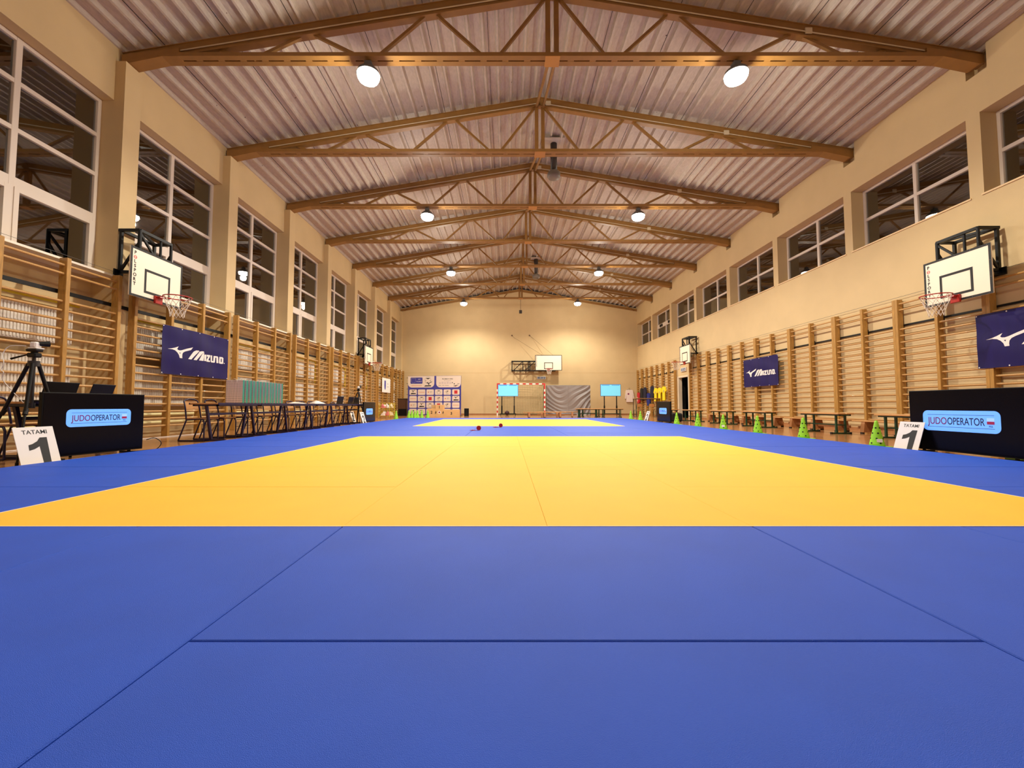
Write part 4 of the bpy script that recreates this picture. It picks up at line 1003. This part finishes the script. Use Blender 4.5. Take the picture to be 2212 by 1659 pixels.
def garment(label, loc, rz, mt, sleeve='short', w_=.5, L=.72, trim=None, cat='shirt', grp=None):
    t = thing('hanging_garment', label, cat, loc, rz, grp)
    hw = w_ / 2
    if sleeve == 'short': P = [(-hw * .35, 0), (-hw * .9, -.05), (-hw * 1.5, -.26), (-hw * 1.15, -.32), (-hw * .92, -.20), (-hw * .95, -L), (hw * .95, -L), (hw * .92, -.20), (hw * 1.15, -.32), (hw * 1.5, -.26), (hw * .9, -.05), (hw * .35, 0), (0, -.05)]
    else: P = [(-hw * .35, 0), (-hw * .9, -.05), (-hw * 1.3, -.62), (-hw * 1.02, -.64), (-hw * .88, -.24), (-hw * .92, -L), (hw * .92, -L), (hw * .88, -.24), (hw * 1.02, -.64), (hw * 1.3, -.62), (hw * .9, -.05), (hw * .35, 0), (0, -.05)]
    me = figure_mesh([P], .07); bm = bmesh.new(); bm.from_mesh(me); bmesh.ops.bevel(bm, geom=[e for e in bm.edges if abs(e.verts[0].co.y - e.verts[1].co.y) < 1e-5 and len(e.link_faces) == 2 and e.calc_face_angle(0) > 1], offset=.02, segments=2, affect='EDGES'); bm.to_mesh(me); bm.free()
    link('cloth', me, mt, t)
    m = MB(); m.tube([(-.16, 0, -.02), (0, 0, .04), (.16, 0, -.02)], .008, 6); m.tube([(0, 0, .04), (0, .0, .10), (.0, .03, .13), (0, .05, .10)], .005, 6); m.build('hanger', 'rubber', t)
    if trim: figure('print', trim[1], trim[0], t, y=-.037)
    return t
CGp = 'clothes hanging on the far right bars'
garment('white shirt with small red print hanging in the far right corner', (8.42, 28.74, 1.72), 0, 'shirtw', 'long', .5, .85, ('lred', [circ(-.08, -.30, .06)]), grp=CGp)
for y, z, mt, sl, lb, ct in ((27.95, 1.50, 'shirtr', 'long', 'red jacket hanging on the far right bars', 'jacket'), (27.3, 1.75, 'shirtk', 'long', 'black jacket hanging beside the red one on the far right bars', 'jacket'),
    (26.65, 1.78, 'shirtn', 'long', 'dark navy jacket hanging on the far right bars, left one', 'jacket'), (26.0, 1.40, 'shirtb', 'long', 'bright blue jacket hanging low on the far right bars', 'jacket'), (25.35, 1.80, 'shirtn', 'long', 'dark navy jacket hanging on the far right bars, right one', 'jacket'),
    (24.72, 1.66, 'shirty', 'short', 'yellow shirt hanging on the far right bars, left of three', 'shirt'), (24.07, 1.66, 'shirty', 'short', 'yellow shirt hanging on the far right bars, middle of three', 'shirt'), (23.42, 1.70, 'shirty', 'short', 'yellow shirt hanging on the far right bars, right of three', 'shirt')):
    garment(lb, (8.80, y, z), -PI / 2, mt, sl, .42 if sl == 'short' else .47, .78, ('pblue', [rect(-.02, .03, -.35, -.2)]) if mt == 'shirty' else ('shirtw', [rect(-.2, -.12, -.6, -.3)]) if mt == 'shirtr' else None, ct, CGp)

# ------------------------------------------------------------------ end wall : goal, screens on stands, grey sheet, podium, sponsor wall
GX0, GX1, GY = -.63, 2.53, 27.4
t = thing('handball_goal', 'red and white striped goal with green net by the end wall', 'goal', (0, GY, 0))
def striped(axis, a0, a1, fixed, nm):
    n = 13 if axis == 'z' else 15; rd = MB(); wt = MB()
    for k in range(n):
        b0 = a0 + (a1 - a0) * k / n; b1 = a0 + (a1 - a0) * (k + 1) / n; tgt = rd if (k % 2 == (1 if axis == 'z' else 0)) or (axis == 'z' and k == n - 1) else wt
        if axis == 'z': tgt.box(fixed - .04, fixed + .04, -.04, .04, b0, b1)
        else: tgt.box(b0, b1, -.04, .04, 2.0, 2.08)
    o = wt.build(nm, 'white', t); rd.build('red_bands', 'pred', o)
striped('z', 0, 2.0, GX0 + .04, 'goal_post'); striped('z', 0, 2.0, GX1 - .04, 'goal_post'); striped('x', GX0, GX1, 0, 'crossbar')
m = MB()
for x in (GX0 + .04, GX1 - .04): m.tube([(x, .04, 2.04), (x, .6, 1.9), (x, 1.05, .03), (x, .04, .03)], .018, 6)
m.tube([(GX0 + .04, 1.05, .03), (GX1 - .04, 1.05, .03)], .018, 6); m.build('rear_frame', 'gsteel', t)
m = MB(); nx, nz = 28, 20
def NP(u, v): # sagging net
    x = GX0 + .06 + (GX1 - GX0 - .12) * u; s_ = math.sin(PI * u)
    return (x, .08 + .85 * (1 - v) ** 1.6 + .05 * math.sin(7 * u) + .12 * v * (1 - v), .05 + 1.97 * v - .10 * s_ * v * (1 - v) * 4)
for i in range(nx + 1): m.tube([NP(i / nx, j / nz) for j in range(nz + 1)], .007, 3, cap=False)
for j in range(nz + 1): m.tube([NP(i / nx, j / nz) for i in range(nx + 1)], .007, 3, cap=False)
m.build('net', 'gnet', t)
def stand_tv(label, x, y, z0):
    t = thing('monitor_stand', label, 'monitor', (x, y, 0), 0, 'lit monitors on wheeled stands')
    m = MB(); m.box(-.635, .635, -.02, .035, z0, z0 + .745, .006); cs = m.build('monitor', mat('blue_rim', (60, 100, 180), .4), t)
    m = MB(); m.box(-.61, .61, -.024, -.02, z0 + .025, z0 + .72); m.build('screen', 'cyan', cs)
    figure('top_bar', [rect(-.56, -.07, z0 + .67, z0 + .70), rect(.07, .56, z0 + .67, z0 + .70)], 'hdr', cs, y=-.0245)
    m = MB()
    for sx in (-.385, .385): m.bar((sx, .06, .12), (sx, .06, z0 + .3), .055, .04); m.bar((sx, .06, .12), (sx, .06, .62), .08, .06)
    m.bar((-.385, .06, z0 + .2), (.385, .06, z0 + .2), .04, .05); m.build('uprights', 'black', t)
    m = MB(); m.bar((-.5, .06, .12), (.5, .06, .12), .04, .04)
    for sx in (-.46, .46): m.bar((sx, -.28, .09), (sx, .35, .09), .04, .04)
    m.build('base', 'black', t)
    me = MB().tube([(-.012, 0, 0), (.012, 0, 0)], .035, 12).mesh('wheel', 'rubber')
    for sx in (-.46, .46):
        for sy in (-.26, .33): link('wheel', me, None, t, (sx, sy, .036))
stand_tv('lit pale blue monitor on a stand before the goal', .10, 26.2, 1.20)
stand_tv('lit pale blue monitor on a stand right of the grey sheet', 6.50, 26.2, 1.21)
m = MB(); m.lathe([(.15 * math.sin(a_), -.15 * math.cos(a_)) for a_ in [PI * k / 12 for k in range(1, 12)]], 20, (0, 0, .15))
o = m.build('ball', mat('dark_red_ball', (70, 22, 20), .5, noise=.5, nscale=12)); o.location = (.04, 27.05, 0); tag(o, 'dark red ball on the floor in the goal, behind a monitor stand', 'ball')
# grey sheet
m = MB(); nx, nz = 90, 60; X0, X1, Z1 = 2.60, 5.48, 1.93; vs = []
for back in (0, 1):
    for j in range(nz + 1):
        for i in range(nx + 1):
            u = i / nx * 2 - 1; v = j / nz; z = Z1 * v
            ph = (z - .85 * u * u * (1.0 + .25 * u) + .10 * math.sin(2.3 * u + 3.1 * z)) / (.36 + .08 * math.sin(3 * u))
            y = .06 * (abs(u) ** 1.6 + .05) * (math.sin(2 * PI * ph) + .35 * math.sin(5.3 * PI * ph + 2 * u)) * (1 - .8 * v ** 5) * (.45 + .55 * math.cos(1.3 * (v - .35))) + .02 * math.sin(5 * u + 3 * z) - .015 * math.exp(-((u + .02) / .01) ** 2)
            vs.append(((X0 + X1) / 2 + u * (X1 - X0) / 2, y + (.006 if back else 0), z + .005))
q = (nx + 1) * (nz + 1); fs = [(j * (nx + 1) + i, j * (nx + 1) + i + 1, (j + 1) * (nx + 1) + i + 1, (j + 1) * (nx + 1) + i) for j in range(nz) for i in range(nx)]
m.add(vs, fs + [tuple(q + a_ for a_ in f)[::-1] for f in fs], True)
t = thing('draped_sheet', 'large grey satin sheet with curved folds hung right of the goal', 'sheet', (0, 27.45, 0))
m.build('sheet', 'tarp', t); m = MB()
for x in (X0, X1): m.tube([(x, .09, 0), (x, .09, 1.95)], .02, 8)
m.tube([(X0, .09, 1.94), (X1, .09, 1.94)], .02, 8)
for x in (X0, X1): m.bar((x, -.1, .01), (x, .5, .01), .04, .02)
m.build('support_frame', 'grey', t)
m = MB(); m.box(-.33, .33, -.12, .12, 0, .022, .005); o = m.build('red_pad', mat('dark_red_vinyl', (110, 18, 26), .5)); o.location = (.98, 20.5, 0); tag(o, 'flat dark red pad on the floor before the wooden bench', 'pad')
# podium
t = thing('podium', 'plywood winners podium marked 2 1 3 before the sponsor wall', 'podium', (0, 22.75, 0))
PX = [(-4.28, -3.84, .47, '2'), (-3.84, -3.42, .67, '1'), (-3.42, -2.56, .41, '3')]
for x0, x1, h_, c in PX:
    m = MB(); m.box(x0, x1, 0, .55, 0, h_, .004); b = m.build('step_block', 'cream2', t)
    z = h_ - .20 if c == '1' else h_ - .28
    text('numeral', c, .15, 'ink', b, at=(-3.63 if c == '1' else -4.05 if c == '2' else -2.98, -.001, z), bold=.03)
figure('round_mark', [circ(-3.63, .26, .085)], 'logo', t, y=-.001); figure('red_disc', [circ(-3.63, .26, .045)], mat('disc_red', (150, 24, 20), .5), t, y=-.003)
for x in (-3.82, -3.42):
    figure('brush_sign', [rect(x - .012, x + .012, .19, .33), rect(x - .04, x + .045, .265, .285), [(x - .045, .19), (x - .03, .19), (x + .03, .33), (x + .012, .33)], rect(x - .03, x + .05, .19, .205)], 'ink', t, y=-.004)
m = MB(); m.box(-4.08, -3.75, .12, .42, .475, .665, .004); m.build('box_on_step', mat('pale_box', (196, 160, 112), .6), t)
# sponsor wall
wa = math.atan2(-1.25, 3.2)
t = thing('sponsor_wall', 'blue and white sponsor wall with logo panels in the far left corner', 'display wall', (-6.00, 25.55, 0), -.14)
W, Hh = 3.32, 2.42
m = MB(); m.box(0, W, 0, .012, .05, Hh, .002); sh = m.build('printed_sheet', 'pblue', t)
m = MB()
for x in (0.02, W / 2, W - .02): m.tube([(x, .04, 0), (x, .04, Hh)], .018, 8); m.bar((x, -.05, .01), (x, .45, .01), .04, .02)
m.tube([(0.02, .04, Hh - .02), (W - .02, .04, Hh - .02)], .018, 8)
for k in range(5): m.tube([(-.10, .05, .95 + .34 * k), (0.02, .04, .95 + .34 * k)], .012, 6)
m.build('frame', 'black', t)
figure('large_panels', [rrect(0, 1.66, 1.72, Hh - .01, .25, rs=(0, 0, .25, .25)), rrect(1.78, W - .01, 1.72, Hh - .01, .25, rs=(0, 0, .25, .25))], 'pbg', sh, y=-.0005)
cells = []
for r in range(4):
    for c in range(6): cells.append((.10 + c * .535, 1.27 - r * .39, .47 if c < 4 else .45, .33))
figure('small_panels', [rrect(x, x + w_, z, z + h_, .06, 4) for x, z, w_, h_ in cells], 'pbg', sh, y=-.0005)
birds = []; rings = []; reds = []; lines = []; dots = []; marks = []; glyph = []
LAY = ['BLOCGR', 'LCRGOB', 'OBCRGL', 'GCLBRO']
for r in range(4):
    for c in range(6):
        x, z, w_, h_ = cells[r * 6 + c]; k = LAY[r][c]; cx, cz = x + w_ / 2, z + h_ / 2
        if k == 'B':
            birds += logo_polys(BIRD, .42, .55, cx - .20, cz - .22 + .02); birds += [[(cx - .17, cz - .12), (cx - .10, cz - .04), (cx + .17, cz - .06), (cx + .17, cz - .11)]]
        elif k == 'L': lines += [rect(cx - .18, cx + .18, cz - .012, cz + .008)]
        elif k == 'O': dots += [circ(cx - .11, cz, .035, 12)]; marks += [rect(cx - .02, cx + .14, cz + .03, cz + .045), rect(cx - .02, cx + .08, cz, cz + .012), rect(cx - .02, cx + .12, cz - .035, cz - .025)]
        elif k == 'C': rings += [circ(cx, cz, .12), circ(cx, cz, .105)]; glyph += [[(cx - .07, cz + .07), (cx, cz + .04), (cx + .07, cz + .07), (cx + .05, cz + .085), (cx - .05, cz + .085)]]; marks += [rect(cx - .09, cx - .07, cz - .01, cz + .02), rect(cx + .07, cx + .09, cz - .01, cz + .02)]
        elif k == 'R': reds += [rect(cx - .10, cx + .10, cz - .10, cz + .10)]
        elif k == 'G': glyph += [circ(cx - .03, cz + .02, .055), circ(cx - .03, cz + .02, .035), [(cx + .01, cz + .09), (cx + .07, cz + .09), (cx + .07, cz + .06), (cx + .04, cz + .06), (cx + .07, cz + .0), (cx + .03, cz - .05), (cx, cz - .03), (cx + .03, cz + .0), (cx + .01, cz + .06)], rect(cx - .08, cx + .08, cz - .115, cz - .10)]
birds += logo_polys(BIRD, .62, .8, 1.02, 1.58); birds += [[(1.02, 1.78), (1.10, 1.85), (1.46, 1.85), (1.46, 1.79)]]
rings += [circ(1.26, 2.16, .20), circ(1.26, 2.16, .185)]; glyph += [[(1.14, 2.26), (1.26, 2.22), (1.38, 2.26), (1.34, 2.29), (1.18, 2.29)], rect(1.11, 1.14, 2.11, 2.16), rect(1.38, 1.41, 2.11, 2.16)]
figure('bird_marks', birds, 'ink', sh, y=-.002); figure('ring_marks', rings, 'pgrey', sh, y=-.002); figure('red_squares', reds, 'pred', sh, y=-.002)
figure('thin_lines', lines + [rect(.22, .88, 1.82, 1.845)], 'porange', sh, y=-.002); figure('orange_dots', dots, 'porange', sh, y=-.002); figure('grey_marks', marks, 'pgrey', sh, y=-.002); figure('black_glyphs', glyph, 'ink', sh, y=-.002)
figure('blue_badge', [rrect(.16, .92, 1.95, 2.33, .05)], 'pblue', sh, y=-.0015); figure('badge_crest', [[(.21, 2.29), (.49, 2.29), (.49, 2.1), (.44, 2.02), (.35, 1.97), (.26, 2.02), (.21, 2.1)], [(.225, 2.275), (.475, 2.275), (.475, 2.1), (.43, 2.03), (.35, 1.985), (.27, 2.03), (.225, 2.1)]], 'pgrey', sh, y=-.003)
text('badge_lettering', 'JUDO', .055, 'logo', sh, at=(.72, -.003, 2.19), bold=.03); text('badge_lettering', 'PRAZMOW', .05, 'logo', sh, at=(.71, -.003, 2.06), bold=.006, width=.34)
text('title_lettering', 'PRAZMOW OPEN', .075, 'ink', sh, at=(2.48, -.003, 2.19), bold=.008, width=.66); text('title_lettering', 'IN JUDO', .045, 'pgrey', sh, at=(2.48, -.003, 2.09), bold=.02, width=.42)
figure('place_line', [rect(1.92, 2.10, 1.83, 1.845), rect(2.15, 2.28, 1.83, 1.845), rect(2.32, 2.56, 1.83, 1.845)], 'ink', sh, y=-.002)
figure('sketch_marks', [circ(2.78, 2.0, .03, 10), circ(2.90, 1.93, .035, 10), [(2.82, 1.80), (2.95, 1.78), (3.20, 1.88), (3.05, 1.86), (2.95, 1.83)], rect(3.08, 3.22, 1.93, 1.95)], 'ink', sh, y=-.002)
figure('sketch_red', [[(2.96, 1.76), (3.06, 1.79), (2.98, 1.80)]], 'pred', sh, y=-.003)
figure('sketch_lines', [rect(1.95 + .16 * k, 2.07 + .16 * k, 1.93, 2.03 + .03 * (k % 2)) for k in range(5)], mat('print_faint', (214, 200, 196), .6), sh, y=-.002)
# cabinets at both sides of the sponsor wall
t = thing('floor_cabinet', 'brown cabinet with black lower half left of the sponsor wall', 'cabinet', (-6.42, 25.9, 0), 0)
m = MB(); m.box(-.28, .28, 0, .5, .42, 1.02, .004); m.build('wooden_box', 'dbrown', t); m = MB(); m.box(-.30, .30, -.01, .5, 1.02, 1.06); m.build('lid', 'bezel', t); m = MB(); m.box(-.26, .26, .01, .5, 0, .42); m.build('lower_box', 'bezel', t)
t = thing('loudspeaker', 'black loudspeaker on the floor right of the sponsor wall', 'loudspeaker', (-2.42, 25.4, 0), 0)
m = MB(); m.box(-.13, .13, 0, .3, 0.0, .46, .012); m.build('cabinet', 'bezel', t); m = MB(); m.tube([(0, -.006, .17), (0, 0, .17)], .09, 16); m.tube([(0, -.006, .35), (0, 0, .35)], .04, 12); m.build('cones', 'black', t)
# yellow wire trolley with bundles
t = thing('wire_trolley', 'yellow two tier wire trolley filled with bundles by the left bars', 'trolley', (-6.02, 21.2, 0), PI / 2)
for z0, dx in ((.12, 0), (.50, .04)):
    m = MB(); W2, D2 = .50, .26
    for z in (z0, z0 + .1, z0 + .2, z0 + .3 if z0 < .3 else z0 + .24): m.tube([(-W2, -D2, z), (W2, -D2, z), (W2, D2, z), (-W2, D2, z)], .007, 5, closed=True)
    for k in range(9):
        x = -W2 + 2 * W2 * k / 8
        for y in (-D2, D2): m.tube([(x, y, z0), (x, y, z0 + .24)], .005, 5)
        m.tube([(x, -D2, z0), (x, D2, z0)], .004, 5)
    m.build('wire_basket', 'ypipe', t)
m = MB()
for sx in (-.5, .5):
    for sy in (-.26, .26): m.tube([(sx, sy, .03), (sx, sy, .78)], .012, 6)
m.build('frame', 'ypipe', t)
BC = ['shirtw', 'pink', 'sign', 'shirtw', 'grey', 'shirtw']
k = 0
for tier, z in (('lower', .135), ('upper', .515)):
    for j in range(6):
        x = -6.02 + (.10 if j % 2 else -.08); y = 21.2 - .40 + .16 * j
        o = heap('cloth_bundle', '%s bundle in the %s basket of the yellow trolley, %s from the camera' % ({'shirtw': 'pale', 'pink': 'pink', 'sign': 'white', 'grey': 'grey'}[BC[(j + k) % 6]], tier, ORD[j]), 'bundle', (x, y, z), j * 1.1, .20, .19, .21, BC[(j + k) % 6], 'bundles in the yellow trolley', j + 3 * k)
    k += 1

# ------------------------------------------------------------------ red belts on the mats
def belt(label, x, y, rz, s=1.0):
    t = thing('judo_belt', label, 'belt', (x, y, .0415), rz, 'rolled red belts between the squares')
    m = MB(); vs = []; n = 150
    pts = []
    for i in range(n + 1):
        a_ = i / n * 11 * PI; r = .010 + .0015 * a_ * s; pts.append((r * math.cos(a_ + 2) + .07, r * math.sin(a_ + 2)))
    zmin = min(p_[1] for p_ in pts); pts = [(p_[0], p_[1] - zmin + .004) for p_ in pts]
    for yo in (-.022, .022):
        for dlt in (0, .006): vs += [(px, yo, pz + dlt) for px, pz in pts]
    q = n + 1; fs = []
    for i in range(n): fs += [(i, i + 1, 2 * q + i + 1, 2 * q + i), (q + i, 3 * q + i, 3 * q + i + 1, q + i + 1), (i, q + i, q + i + 1, i + 1), (2 * q + i, 2 * q + i + 1, 3 * q + i + 1, 3 * q + i)]
    rr = .010 + .0015 * 11 * PI * s; m.add(vs, fs, True); m.tube([(.07, -.019, rr * .985 - .0), (.07, .019, rr * .985)], rr * .93, 24); m.build('coil', 'belt', t)
    m = MB(); m.bar((.05, 0, .004), (-.13, -.02, .004), .042, .006); m.bar((-.02, .01, .012), (-.14, .035, .006), .042, .006); m.box(-.10, -.07, -.03, .01, .008, .02, .003); m.build('loose_ends', 'belt', t)
    m = MB(); m.bar((-.05, .0, .0165), (-.09, .012, .013), .030, .002); m.build('label_patch', 'white', t)
belt('rolled red belt on the blue strip, nearer one on the left', -.72, 9.95, .35, .85)
belt('rolled red belt touching the far yellow square, right one', -.22, 11.35, .2, .8)
